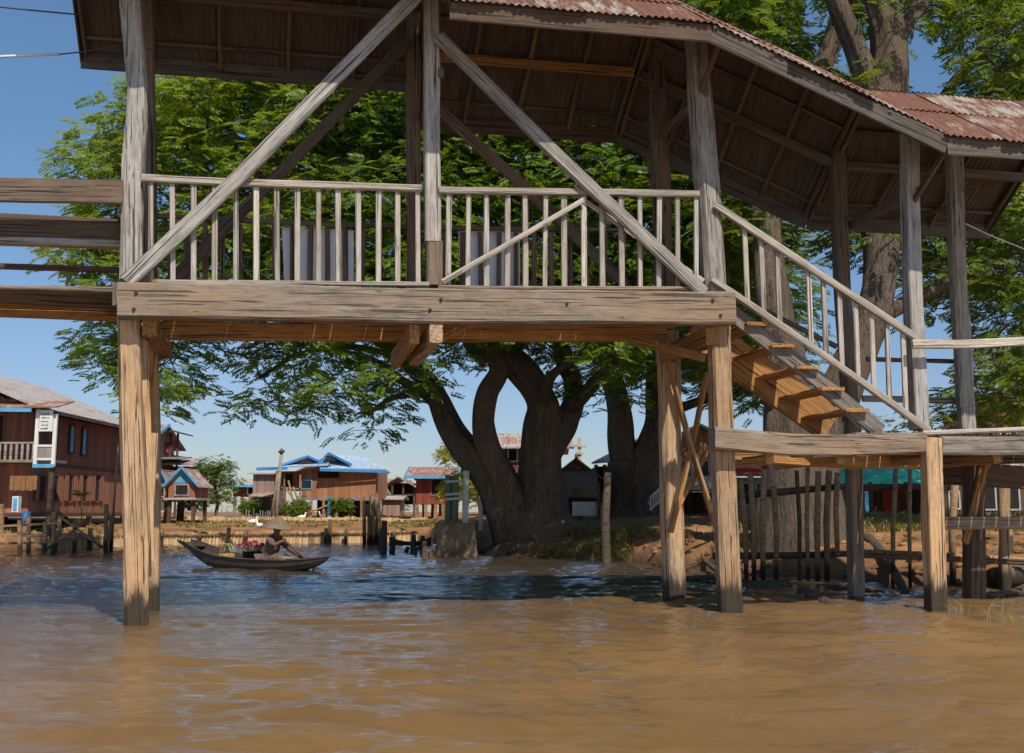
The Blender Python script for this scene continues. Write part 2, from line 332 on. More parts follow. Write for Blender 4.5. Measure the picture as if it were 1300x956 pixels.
def timber(name, pts, w, h, mat, parent, rough=.004, up=(0, 0, 1), roll=0.0, taper=1.0, worn=.012, label=None, rnd=False, seg=.16):
    """one wooden member along a polyline; local x runs along it; edges worn and surface uneven"""
    pts = [Vector(p) for p in pts]; p0, p1 = pts[0], pts[-1]
    ex = (p1-p0).normalized(); u = Vector(up)
    if abs(ex.dot(u)) > .95: u = ET
    ey = u.cross(ex).normalized(); ez = ex.cross(ey).normalized()
    R = Matrix((ex, ey, ez)).transposed(); Rt = R.transposed()
    loc = [Rt@(p-p0) for p in pts]; Ln = loc[-1].x
    seed = random.random()*100
    n = max(3, int(Ln/seg)+1)
    if rnd: sec = [(math.cos(a)*.5, math.sin(a)*.5) for a in [2*PI*k/12 for k in range(12)]]
    else:
        c = min(worn/w, .3); d = min(worn/h, .3)
        sec = [(-.5+c, -.5), (0, -.5), (.5-c, -.5), (.5, -.5+d), (.5, 0), (.5, .5-d), (.5-c, .5), (0, .5), (-.5+c, .5), (-.5, .5-d), (-.5, 0), (-.5, -.5+d)]
    vs = []; fs = []; k = len(sec)
    for i in range(n+1):
        x = Ln*i/n
        for a in range(len(loc)-1):
            if x <= loc[a+1].x+1e-9 or a == len(loc)-2: break
        f = (x-loc[a].x)/max(1e-6, loc[a+1].x-loc[a].x); cen = loc[a].lerp(loc[a+1], f)
        sc = 1+(taper-1)*i/n
        for j, (y, z) in enumerate(sec):
            ys, zs = y*w*sc, z*h*sc
            q = Vector((x*1.1+seed, y*3, z*3)); dn = mnoise.noise(q)*rough*1.6+mnoise.noise(q*4.3)*rough*.8
            rr = math.hypot(ys, zs); ys += dn*ys/rr; zs += dn*zs/rr
            xe = x
            if i in (0, n): xe += mnoise.noise(Vector((seed, y*2, z*2)))*rough*2
            vs.append((xe, cen.y+ys, cen.z+zs))
    for i in range(n):
        for j in range(k):
            m2 = (j+1) % k; fs.append((i*k+j, i*k+m2, (i+1)*k+m2, (i+1)*k+j))
    fs.append(tuple(range(k))[::-1]); fs.append(tuple(range(n*k, n*k+k)))
    me = bpy.data.meshes.new(name); me.from_pydata(vs, [], fs); me.materials.append(mat)
    if rnd: me.polygons.foreach_set('use_smooth', [True]*len(fs))
    o = bpy.data.objects.new(name, me); COL.objects.link(o)
    Mx = R.to_4x4(); Mx.translation = p0 - (rootloc(parent) if parent else Vector())
    o.matrix_local = Mx
    if parent: o.parent = parent; o.matrix_local = Mx
    if label: o['label'] = label
    return o

# ------------------------------------------------------------ THE COVERED FOOTBRIDGE
W, OH = 1.6, .9
br = empty('covered_footbridge', A0, 'weathered wooden footbridge on stilts with a rusty tin roof and a stair', 'footbridge')
def fr(name, uv, w, h, mat, t, **k): return timber(name, [bp(u, v, t) for u, v in uv], w, h, mat, br, **k)
PX = 1/122.0
# posts, front row then back row
P = M['post']; WD = M['wood']
fr('post', [(165, -60), (166, 20), (170, 62), (175, 110), (174, 160), (170, 205), (168, 260), (166, 356)], .20, .19, WD, .11, rough=.012, worn=.03)
fr('post', [(164, 404), (168, 560), (173, 700), (175, 800)], .215, .20, P, .11, rough=.014, worn=.03)
fr('post', [(548, -60), (548, 180), (549, 308)], .165, .17, WD, .10, worn=.02)
fr('post', [(551, 309), (551, 363)], .165, .17, M['beam'], .10, worn=.02)
fr('post', [(883, 30), (889, 130), (897, 240), (907, 372)], .25, .22, WD, .12, rough=.012, worn=.055)
fr('post', [(912, 412), (918, 600), (927, 785)], .225, .20, P, .11, rough=.012, worn=.03)
fr('post', [(1154, 170), (1158, 350), (1167, 546)], .175, .17, WD, .10, rough=.008)
fr('post', [(1181, 556), (1184, 660), (1189, 790)], .19, .18, P, -.09, rough=.008)
fr('post', [(185, -60), (188, 200), (190, 402)], .17, .17, M['rafter'], W, worn=.02)
fr('post', [(189, 403), (192, 600), (190, 775)], .19, .18, P, W, rough=.01)
fr('post', [(524, 20), (525, 200), (526, 370)], .165, .16, M['rafter'], W, worn=.02)
fr('post', [(832, 60), (838, 240), (846, 420)], .235, .22, M['rafter'], W, rough=.025, rnd=True)
fr('post', [(848, 421), (852, 600), (856, 772)], .26, .24, P, W, rough=.016, worn=.06)
fr('post', [(1062, 190), (1069, 360), (1080, 535)], .175, .17, M['rafter'], W, worn=.02)
fr('post', [(1082, 536), (1085, 640), (1087, 757)], .17, .17, M['beam'], W+.02, worn=.02)
fr('post', [(1210, 190), (1217, 380), (1227, 546)], .19, .18, WD, W-.25, rough=.014, worn=.03)
fr('post', [(1236, 575), (1237, 770)], .21, .2, M['dark'], W-.25, rough=.008)
fr('post', [(1273, 575), (1275, 625), (1277, 760)], .16, .16, P, W+.9, rough=.02, rnd=True)
# main beam, cracked: upper and lower face boards of one timber
fr('main_beam', [(151, 382), (300, 384), (548, 390), (930, 392)], .20, .355, M['beam'], -.10, rough=.008, worn=.02, seg=.1)
fr('beam_end_block', [(148, 360), (148, 388)], .07, .07, M['beam'], .02)
fr('back_beam', [(190, 420), (520, 423), (845, 423)], .12, .20, M['orange'], W-.15, rough=.005)
fr('ledger', [(200, 358), (545, 361)], .05, .05, WD, .02)
fr('rail_base', [(556, 365.5), (889, 367)], .07, .045, M['beam'], -.03)
# cross joists whose ends show under the beam
def across(name, u, v, t0, t1, w, h, mat, du=0, **k):
    s = S(u, v, 0); z = bp(u, v, 0).z
    return timber(name, [L(s, t0, z), L(s+du, t1, z)], w, h, mat, br, **k)
across('cross_joist', 551, 426, -.17, W+.1, .13, .20, M['post'])
timber('cross_joist', [L(S(553, 425)-.22, -.02, bp(553, 425).z), L(S(553, 425)-.22, W+.35, bp(553, 425).z-.02)], .10, .20, M['orange'], br)
across('cross_joist', 905, 427, .0, W+.1, .16, .19, M['orange'])
across('cross_joist', 190, 417, .0, W+.1, .14, .16, M['orange'], label=None)
fr('knee_brace', [(535, 443), (600, 408)], .06, .09, M['orange'], W*.55)
timber('knee_brace', [L(S(905, 440), .2, bp(905, 452).z), L(S(905, 440)-.7, .9, bp(905, 416).z)], .06, .10, M['orange'], br)
zd = bp(548, 372).z
sL, sR = S(160, 380), S(905, 380)
n = 32
for i in range(n):                                  # floorboards across the beams
    s = sL+(sR-sL)*(i+.5)/n
    timber('floorboard', [L(s, .01, zd+.02+random.uniform(-.003, .003)), L(s, W+.06, zd+.02)], (sR-sL)/n*random.choice([.93, .97, .985, .995]), .035, M['orange'] if i % 3 else M['beam'], br, seg=.6, rough=.002)
zj = zd-.07
for t in (.55, 1.0):
    timber('floor_joist', [L(sL+.1, t, zj), L(sR-.1, t, zj)], .06, .10, M['orange'], br)
for (u, v) in ((173, 371), (170, 392), (560, 380), (546, 393), (905, 381), (915, 400), (720, 385)):
    q = bp(u, v, -.205); b_ = MB(); b_.tube([q+ET*.03, q-ET*.018], [.02, .016], 8); b_.build('bolt', M['dark'], br)
# front railing
fr('handrail', [(180, 226), (300, 232), (535, 239.5)], .06, .075, M['baluster'], .0, rough=.003)
fr('handrail', [(557, 242), (887, 246)], .06, .075, M['baluster'], .0, rough=.003)
def bal(u, v0, v1, t, w=.055, mat='baluster'):
    fr('baluster', [(u+random.uniform(-1, 1), v0), (u+random.uniform(-.6, .6), v1)], w*random.uniform(.88, 1.1), .035, M[mat], t, rough=.0025, worn=.006, seg=.3)
for u in (192, 219.5, 246, 273, 299.5, 325.6, 352, 377.7, 404, 429.5, 455, 480, 505, 531):
    bal(u, 228+(u-180)*.037, 358+(u-180)*.012, .025)
for u in (569, 594, 618, 644, 667, 692, 716, 741, 765, 789, 812.6, 836, 860, 884): bal(u, 247, 365, .025)
# back railing
fr('handrail', [(196, 274), (330, 281), (525, 288)], .05, .06, M['rafter'], W, rough=.003)
fr('handrail', [(530, 289), (840, 293)], .05, .06, M['rafter'], W, rough=.003)
for i in range(15):
    u = 216+i*22.2
    if abs(u-526) > 12: bal(u, 283+(u-200)*.02, 362, W+.03, .06, 'rafter')
for i in range(12):
    u = 565+i*22.6
    if u < 836: bal(u, 295, 364, W+.03, .06, 'rafter')
# braces
fr('diagonal_brace', [(160, 358), (300, 228), (420, 105), (532, -10)], .07, .155, WD, -.075, rough=.005, worn=.015)
fr('diagonal_brace', [(556, 46), (700, 190), (893, 372)], .07, .145, WD, -.075, rough=.005, worn=.015)
fr('diagonal_brace', [(212, 362), (360, 215), (518, 52)], .05, .14, M['rafter'], W-.1)
fr('diagonal_brace', [(556, 138), (668, 240), (795, 362)], .05, .14, M['rafter'], W-.1)
fr('rail_brace', [(562, 358), (741, 254)], .025, .055, M['baluster'], -.045, rough=.003)
fr('rail_brace', [(741, 254), (790, 288), (893, 357)], .025, .055, M['baluster'], .065, rough=.003)
# leg bracing
fr('leg_brace', [(181, 405), (183, 500), (189, 712)], .11, .05, M['post'], .30)
fr('leg_brace', [(196, 550), (186, 712)], .07, .04, M['post'], .42)
fr('leg_brace', [(198, 400), (190, 480), (187, 560), (190, 700)], .10, .04, M['orange'], W-.3)
fr('leg_brace', [(844, 442), (875, 560), (912, 680)], .045, .11, M['orange'], W-.22)
fr('leg_brace', [(897, 475), (880, 560), (851, 676)], .045, .11, M['orange'], W-.32)
fr('leg_brace', [(872, 545), (905, 650)], .03, .06, M['post'], W-.42)
fr('leg_brace', [(853, 660), (905, 560)], .03, .05, M['orange'], W-.12)
# stair
fr('stair_handrail', [(907, 260), (1032, 343), (1166, 431)], .06, .085, M['baluster'], -.02, rough=.004)
fr('stair_rail_base', [(903, 354), (1040, 447), (1179, 546)], .06, .075, M['baluster'], -.02, rough=.004)
for u in (947, 968, 988, 1028, 1047, 1067, 1087.5, 1107.5, 1127.5, 1148):
    v0 = 262+(u-907)*.655; v1 = 355+(u-903)*.692
    fr('baluster', [(u-2, v0), (u+2, v1)], .06*random.uniform(.9, 1.05), .035, M['baluster'], .02, rough=.0025, worn=.006, seg=.3)
fr('stringer', [(925, 395), (1020, 468), (1118, 548)], .05, .19, M['shade'], .10, rough=.004)
fr('stringer', [(878, 415), (960, 474), (1055, 540)], .06, .46, M['orange'], W-.45, rough=.004)
zt, zb = zd+.03, bp(1190, 549).z
s0, s1 = S(930, 390), S(1118, 548)
NS = 6
for i in range(1, NS):
    f = i/NS; s = s0+(s1-s0)*(f)+.02; z = zt+(zb-zt)*f
    timber('tread', [L(s, .0, z), L(s, W-.48, z)], .28, .04, M['orange'], br, rough=.006, seg=.3)
    timber('tread_cleat', [L(s-.06, .15, z-.02), L(s+.10, .15, z-.17)], .03, .05, M['orange'], br)
fr('back_stair_rail', [(845, 330), (1062, 440)], .05, .06, M['rafter'], W)
# lower deck
fr('lower_beam', [(904, 556), (1000, 564), (1090, 566), (1172, 563)], .16, .235, M['beam'], -.09, rough=.014, worn=.02)
fr('lower_beam', [(1192, 566), (1300, 566), (1420, 568)], .16, .20, M['beam'], -.09, rough=.008, worn=.02)
fr('edge_board', [(1169, 550), (1300, 545), (1420, 540)], .10, .055, WD, -.02)
zl = bp(1240, 553).z
sd0, sd1 = S(1085, 550), S(1420, 550)
for i in range(20):
    s = sd0+(sd1-sd0)*(i+.5)/20
    timber('floorboard', [L(s, .0, zl+random.uniform(-.004, .004)), L(s, W+.3, zl)], (sd1-sd0)/20*.9, .035, M['beam'], br, seg=.6)
fr('lower_beam', [(930, 577), (1075, 587), (1190, 586)], .10, .15, M['orange'], W*.4)
fr('lower_beam', [(1040, 580), (1180, 582), (1360, 580)], .10, .16, M['dark'], W-.1)
fr('lower_beam', [(1195, 600), (1330, 608)], .10, .30, M['dark'], W+.15)
for u in (975, 1065, 1170, 1262): across('cross_joist', u, 583, -.05, W, .09, .11, M['orange'], seg=.4)
fr('lower_rail', [(1158, 437), (1230, 437), (1310, 433), (1420, 428)], .045, .10, M['baluster'], -.14, rough=.004)
fr('lower_rail', [(1100, 456), (1212, 459)], .04, .06, M['rafter'], W-.1)
fr('lower_rail', [(1095, 506), (1214, 509)], .04, .08, M['beam'], W-.1)
fr('low_tie', [(1196, 664), (1420, 664)], .06, .15, M['beam'], W-.6)
fr('low_tie', [(1075, 704), (1300, 714)], .05, .07, M['dark'], W+.3)
fr('leg_brace', [(1250, 590), (1225, 690)], .05, .09, M['orange'], W-.45)

# roof
def zat(u, v, t): return bp(u, v, t).z
zA = zat(300, 82, W+OH); zB = (zat(700, 152, W+OH)*.5+zat(740, 22, -OH)*.5); zC = zat(1255, 176, -OH)
sA0 = S(104, 70, W+OH); sAB = S(548, 200, 0)+.13; sBC = S(903, 22, -OH); sCD = S(1203, 176, -OH); sD1 = S(1252, 290, W+OH)+.02
RISE = .66*(W/2+OH)
secs = [(sA0, sAB, zA, zA), (sAB-.08, sBC, zB, zB), (sBC, sCD, zB, zC), (sCD, sD1, zC, zC)]
print('roof', zA, zB, zC, 'deck', zd, zl, 's', sA0, sAB, sBC, sCD, sD1)
def slope_pt(sec, s, q, side, lift=0.0):      # q 0 at the eave, 1 at the ridge; side 0 front, 1 back
    a, b, z0, z1 = sec; ze = z0+(z1-z0)*(s-a)/(b-a)
    t = -OH+(W/2+OH)*q if side == 0 else W+OH-(W/2+OH)*q
    return L(s, t, ze+RISE*q+lift)
def sheet(sec, s_a, s_b, q0, q1, side, lift, skew=0.0):
    per = .076; ns = max(6, int((s_b-s_a)/per*6)); nt_ = 5; vs = []; fs = []
    sd = random.random()*50; cen = slope_pt(sec, (s_a+s_b)/2, (q0+q1)/2, side, lift)
    up = Vector((0, 0, 1))
    for j in range(nt_+1):
        for i in range(ns+1):
            s = s_a+(s_b-s_a)*i/ns; q = q0+(q1-q0)*j/nt_
            wob = mnoise.noise(Vector((s*1.7+sd, q*3, 1)))*.012
            if j == 0: q -= .012*mnoise.noise(Vector((s*6, sd, 0)))+(.0 if q0 > 0.1 else .02*mnoise.noise(Vector((s*2.2, sd, 9))))
            vs.append(slope_pt(sec, s+skew*(q-q0), q, side, lift+wob+.011*math.sin(2*PI*s/per))-cen)
    for j in range(nt_):
        for i in range(ns):
            a = j*(ns+1)+i; fs.append((a, a+1, a+ns+2, a+ns+1) if side == 0 else (a, a+ns+1, a+ns+2, a+1))
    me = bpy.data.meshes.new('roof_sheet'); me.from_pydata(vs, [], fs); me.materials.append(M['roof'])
    me.polygons.foreach_set('use_smooth', [True]*len(fs))
    o = bpy.data.objects.new('roof_sheet', me); COL.objects.link(o)
    o.parent = br; o.location = cen-Vector(A0)
for si, sec in enumerate(secs):
    a, b = sec[0], sec[1]; k = max(1, round((b-a)/.78)); st = (b-a)/k
    for side in (0, 1):
        for i in range(k):
            lo = a+st*i-.04; hi = a+st*(i+1)+.04
            if i == k-1: hi = b+(.03 if si != 3 else .06)
            lift = .02+(.007 if i % 2 else 0)
            e = random.uniform(-.035, .02)
            sheet(sec, lo, hi, -.02+e, .56, side, lift, random.uniform(-.02, .02))
            sheet(sec, lo, hi, .50+random.uniform(-.02, .02), 1.01, side, lift+.015)
    # rafters and purlins, fascia boards, ridge
    nr = {0: 5, 1: 4, 2: 4, 3: 3}[si]
    for i in range(nr+1):
        s = a+(b-a)*i/nr
        if si == 0 and i == 0: s += .05
        s = min(max(s, a+.04), b-.04)
        for side in (0, 1):
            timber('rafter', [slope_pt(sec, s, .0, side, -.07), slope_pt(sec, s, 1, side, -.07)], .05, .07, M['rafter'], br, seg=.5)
    for q in (.12, .42, .72):
        for side in (0, 1):
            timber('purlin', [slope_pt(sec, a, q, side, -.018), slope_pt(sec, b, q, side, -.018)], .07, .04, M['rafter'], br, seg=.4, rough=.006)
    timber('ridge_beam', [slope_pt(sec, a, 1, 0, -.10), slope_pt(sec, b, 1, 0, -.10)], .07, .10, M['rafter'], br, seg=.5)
    fh = .21
    for side in (0, 1):
        lf = -.115
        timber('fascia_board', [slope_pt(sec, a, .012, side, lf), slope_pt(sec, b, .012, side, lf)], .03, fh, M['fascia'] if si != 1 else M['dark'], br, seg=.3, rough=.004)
    # wall plates on the post rows
    for side, t in ((0, .12), (1, W)):
        q = (OH+.12)/(W/2+OH) if side == 0 else OH/(W/2+OH)
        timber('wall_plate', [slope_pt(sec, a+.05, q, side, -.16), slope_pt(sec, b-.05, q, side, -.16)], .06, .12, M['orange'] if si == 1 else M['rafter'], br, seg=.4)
# verge board on the left gable end, knee braces up to the eaves
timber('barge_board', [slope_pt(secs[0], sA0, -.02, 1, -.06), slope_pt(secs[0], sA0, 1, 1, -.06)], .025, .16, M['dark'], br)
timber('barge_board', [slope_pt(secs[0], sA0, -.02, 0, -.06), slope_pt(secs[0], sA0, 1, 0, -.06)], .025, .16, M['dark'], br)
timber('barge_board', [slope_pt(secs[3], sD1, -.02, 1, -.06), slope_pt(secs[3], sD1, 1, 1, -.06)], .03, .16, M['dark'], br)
def knee(u, v, t, side, sec, dz=.55, q=.12):
    p = bp(u, v, t); s = S(u, v, t)
    e = slope_pt(sec, s, q, side, -.12)
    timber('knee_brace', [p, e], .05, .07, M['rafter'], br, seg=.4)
knee(886, 125, .12, 0, secs[1]); knee(1157, 260, .1, 0, secs[2]); knee(836, 150, W, 1, secs[1]); knee(1064, 250, W, 1, secs[2]); knee(1213, 262, W-.25, 1, secs[3])
for u, v, sec in ((548, 95, secs[0]), (886, 120, secs[1]), (1157, 245, secs[3])):
    s = S(u, v, 0)+.1; z = bp(u, v, .1).z
    timber('tie_beam', [L(s, .0, z), L(s, W+.1, z)], .06, .11, M['rafter'], br, seg=.4)

# walkway off to the left
wk = empty('wooden_walkway', bp(60, 380, .5), 'plank walkway with wide side boards joining the left end of the footbridge', 'walkway')
def fw(name, uv, w, h, mat, t, **k): return timber(name, [bp(u, v, t) for u, v in uv], w, h, mat, wk, **k)
fw('side_board', [(-180, 238), (0, 241), (156, 244)], .04, .245, M['rafter'], -.02, rough=.004)
fw('side_board', [(-180, 279), (0, 285), (152, 293)], .04, .235, M['dark'], .30, rough=.004)
fw('ledge', [(-180, 300), (0, 306), (180, 312)], .16, .07, M['wood'], .34)
fw('side_rail', [(-180, 333), (0, 338), (152, 343)], .05, .065, M['dark'], W-.1)
for i, t in enumerate((.1, .35, .6, .85, 1.1, 1.35)):
    fw('deck_plank', [(-200, 365+i*4.5), (0, 367+i*4.6), (148, 370+i*4.6)], .22, .05, M['orange'] if i else M['beam'], t)
fw('deck_beam', [(-200, 393), (0, 397), (150, 403)], .10, .09, M['orange'], 1.3)
fw('deck_beam', [(-200, 372), (0, 378), (148, 386)], .07, .10, M['dark'], .25)

# boards leaning behind the back rail
for u0, u1, lab in ((358, 449, 'white board behind the back railing, left of the middle post'), (582, 660, 'white board behind the back railing, right of the middle post')):
    mb = MB(); a, b = bp(u0, 289, W+.10), bp(u1, 292, W+.10); c, d = bp(u1, 366, W+.10), bp(u0+3, 364, W+.10)
    mb.slab([a, b, c, d], .02); mb.build('white_board', M['panel'], None, lab, 'board', 'white boards behind the railing')

# cables
def cable(uvs, mat, label, r=.008):
    mb = MB(); mb.tube([bp(u, v, t) for u, v, t in uvs], r, 6); mb.build('power_cable', mat, None, label, 'cable')
cable([(-60, 3, .3), (0, 9, .3), (50, 14, .3), (104, 19, .3)], M['cable'], 'dark cable reaching the roof edge high at the top left')
cable([(-60, 76, .2), (0, 72, .2), (40, 70, .2), (75, 69, .2)], M['cablew'], 'thick white cable end in the sky left of the roof', .014)
cable([(75, 69, .2), (104, 66, .2), (155, 57, .2), (190, 63, .3), (235, 74, .6), (285, 90, .9)], M['cable'], 'thin cable running in under the left roof past the first posts', .007)
cable([(1226, 284, .9), (1255, 298, 1.0), (1300, 316, 1.3), (1340, 330, 1.5)], M['cablew'], 'pale cable hanging from the rightmost tall post')

# ------------------------------------------------------------ LAND AND WATER
shore_px = [(-900, 700), (-400, 704), (0, 701), (100, 697), (160, 693), (300, 690.5), (470, 688), (520, 686), (548, 687), (558, 700), (575, 705), (603, 704), (650, 707), (700, 709), (780, 712), (850, 722), (950, 731), (1050, 738), (1150, 743), (1250, 747), (1400, 752), (1800, 765)]
sp = [gp(u, v) for u, v in shore_px]
SK = np.array([p.x/p.y for p in sp]); SY = np.array([p.y for p in sp])
def fbm(x, y, f, seed, octs=4):
    r = np.zeros_like(x); a = 1.0; g = np.random.default_rng(seed)
    for o in range(octs):
        for k in range(5):
            th = g.uniform(0, 2*PI); ph = g.uniform(0, 2*PI); ff = f*(2**o)*g.uniform(.7, 1.4)
            r += a*np.sin(ff*(x*math.cos(th)+y*math.sin(th))+ph+1.3*np.sin(ff*.43*(y*math.cos(th)-x*math.sin(th))+ph*2))/5
        a *= .55
    return r
def ground_h(x, y):
    x = np.asarray(x, float); y = np.asarray(y, float)
    k = x/np.maximum(y, 1); d = y-np.interp(k, SK, SY)
    d = d+fbm(x, y, 1.1, 5, 3)*.22
    left = np.interp(d, [-3, -.6, 0, .12, .45, 5, 12, 30], [-1.2, -.5, -.05, .05, .42, .60, .80, .86])
    right = np.interp(d, [-3, -.8, 0, .5, 1.4, 3.5, 9, 14, 40], [-1.2, -.4, -.02, .22, .50, .66, .80, .90, .95])
    w = np.clip((k-(-.068))/.02, 0, 1)
    h = left*(1-w)+right*w
    am = np.clip(d, 0, 1)*.05*np.clip(30/np.maximum(y, 1), 0, 1)
    return h+fbm(x, y, 2.3, 9, 4)*am*(1+1.2*w)
def gh(x, y): return float(ground_h(np.array([x]), np.array([y]))[0])
def grid_obj(name, xs, ys, hf, mat, fan=True, **k):
    Xg, Yg = np.meshgrid(xs, ys)
    if fan: Xg = Xg*np.maximum(Yg, 6)
    Zg = hf(Xg, Yg); V = np.stack([Xg, Yg, Zg], -1).reshape(-1, 3); nx, ny = len(xs), len(ys)
    i = np.arange(nx-1)[None, :]+np.arange(ny-1)[:, None]*nx; i = i.reshape(-1)
    Fc = np.stack([i, i+1, i+nx+1, i+nx], -1)
    me = bpy.data.meshes.new(name); me.vertices.add(len(V)); me.vertices.foreach_set('co', V.reshape(-1))
    me.loops.add(Fc.size); me.loops.foreach_set('vertex_index', Fc.reshape(-1)); me.polygons.add(len(Fc))
    me.polygons.foreach_set('loop_start', np.arange(0, Fc.size, 4)); me.polygons.foreach_set('use_smooth', np.ones(len(Fc), bool))
    me.update(calc_edges=True); me.materials.append(mat)
    o = bpy.data.objects.new(name, me); COL.objects.link(o); return tag(o, **k)
gk = np.concatenate([[-60, -20, -6, -2, -1.2, -.8], np.linspace(-.6, .6, 420), [.8, 1.2, 2, 6, 20, 60]])
gy = np.concatenate([np.linspace(12, 34, 260), np.linspace(34.2, 62, 120), np.geomspace(63, 3000, 30)])
grid_obj('ground', gk, gy, ground_h, M['ground'], kind='structure', label='orange earth river bank with patches of dry grass', cat='ground')
def water_h(x, y):
    h = np.zeros_like(x); g = np.random.default_rng(3)
    wx = x+.25*np.sin(y*.9+x*.3)+.15*np.sin(y*2.1-x*.7); wy = y+.3*np.sin(x*.55+y*.2)+.12*np.sin(x*1.7)
    for k in range(80):
        lam = .13*(7.5)**(g.random()**1.1); th = PI/2+g.normal(0, .34); kk = 2*PI/lam
        h += .0056*lam**1.0*np.sin(kk*(wx*math.cos(th)+wy*math.sin(th))+g.uniform(0, 6.28))
    pat = .75+.45*fbm(x, y, .35, 21, 2)
    fade = np.clip((70-y)/30, 0, 1)*np.clip((y-2.0)/2, 0, 1)*(np.abs(x/np.maximum(y, 6)) < .62)
    h = h*pat
    for q, amp, dec in [(bp(176, 787, .11), .007, 1.6), (bp(926, 771, .11), .007, 1.6), (bp(856, 760, W), .006, 1.8), (bp(190, 765, W), .006, 1.8), (bp(1188, 772, -.09), .007, 1.7), (bp(1237, 762, W-.25), .006, 1.8)]:
        r = np.hypot(x-q.x, y-q.y); h = h+amp*np.cos(24*r)*np.exp(-r*dec)
    bx_, by_ = gp(321, 722).x, gp(321, 722).y; c_, s_ = math.cos(-math.radians(33)), math.sin(-math.radians(33))      # wake trailing from the canoe
    lx = (x-bx_)*c_+(y-by_)*s_; ly = -(x-bx_)*s_+(y-by_)*c_; back = 1.9-lx
    h = h+.014*np.cos(9*(np.abs(ly)-.32*back))*np.exp(-((np.abs(ly)-.32*back)/.35)**2)*np.clip(back, 0, 1)*np.exp(-np.clip(back, 0, 40)/4.5)
    return h*fade
wy_ = np.concatenate([[-400, -60, -10, 1], 1/np.linspace(1/3.6, 1/46.0, 900), [55, 80, 200, 2900]])
wk_ = np.concatenate([[-60, -10, -3, -1, -.68], np.linspace(-.56, .56, 640), [.68, 1, 3, 10, 60]])
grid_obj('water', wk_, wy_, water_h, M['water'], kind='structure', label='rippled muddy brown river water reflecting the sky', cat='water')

# ------------------------------------------------------------ TREES
def inpoly(x, y, poly):
    c = False; n = len(poly)
    for i in range(n):
        x0, y0 = poly[i]; x1, y1 = poly[(i+1) % n]
        if (y0 > y) != (y1 > y) and x < (x1-x0)*(y-y0)/(y1-y0)+x0: c = not c
    return c
def smooth_path(pts, rad, n=6):
    P_, R_ = [], []
    for i in range(len(pts)-1):
        p0 = pts[max(i-1, 0)]; p1 = pts[i]; p2 = pts[i+1]; p3 = pts[min(i+2, len(pts)-1)]
        for k in range(n):
            f = k/n; f2 = f*f; f3 = f2*f
            P_.append(.5*((2*p1)+(p2-p0)*f+(2*p0-5*p1+4*p2-p3)*f2+(3*p1-p0-3*p2+p3)*f3)); R_.append(rad[i]*(1-f)+rad[i+1]*f)
    P_.append(pts[-1]); R_.append(rad[-1]); return P_, R_
def leaflet_template(pairs=7, ln=.42, leaf=.17, wd=.06):
    V = []
    for i in range(pairs):
        x = ln*(i+.6)/pairs; drop = -.10*(x/ln)**2*ln*2
        for sd in (-1, 1):
            a = math.radians(58-i*3)*sd; dx, dy = math.cos(a), math.sin(a); px, py = -dy, dx
            l = leaf*(1-.35*abs(i/pairs-.4)); w = wd
            V += [(x, 0, drop), (x+dx*l*.5+px*w/2, dy*l*.5+py*w/2, drop-.01), (x+dx*l, dy*l, drop-.035), (x+dx*l*.5-px*w/2, dy*l*.5-py*w/2, drop-.01)]
    return np.array(V)
def sprays(centers, dirs, tmpl, scale, roll=.5, droop=(-.5, .25)):
    n = len(centers); d = dirs.copy(); d[:, 2] += rng.uniform(droop[0], droop[1], n); d /= np.linalg.norm(d, axis=1)[:, None]
    up = np.tile([0, 0, 1.0], (n, 1))+rng.normal(0, roll, (n, 3)); y = np.cross(up, d); y /= np.linalg.norm(y, axis=1)[:, None]; z = np.cross(d, y)
    Rm = np.stack([d, y, z], 1); T = tmpl[None]*scale[:, None, None]
    T = T+rng.normal(0, .006, T.shape)
    return (np.einsum('nij,njk->nik', T, Rm)+centers[:, None, :]).reshape(-1, 3)
def quads_obj(name, V, mat, parent=None, origin=(0, 0, 0), **k):
    V = V-np.array(origin)[None]; nf = len(V)//4
    me = bpy.data.meshes.new(name); me.vertices.add(len(V)); me.vertices.foreach_set('co', V.reshape(-1).astype(np.float32))
    me.loops.add(nf*4); me.loops.foreach_set('vertex_index', np.arange(nf*4)); me.polygons.add(nf); me.polygons.foreach_set('loop_start', np.arange(0, nf*4, 4))
    me.update(calc_edges=True); me.materials.append(mat)
    o = bpy.data.objects.new(name, me); COL.objects.link(o)
    if parent: o.parent = parent; o.location = Vector(origin)-rootloc(parent)
    else: o.location = origin
    return tag(o, **k)
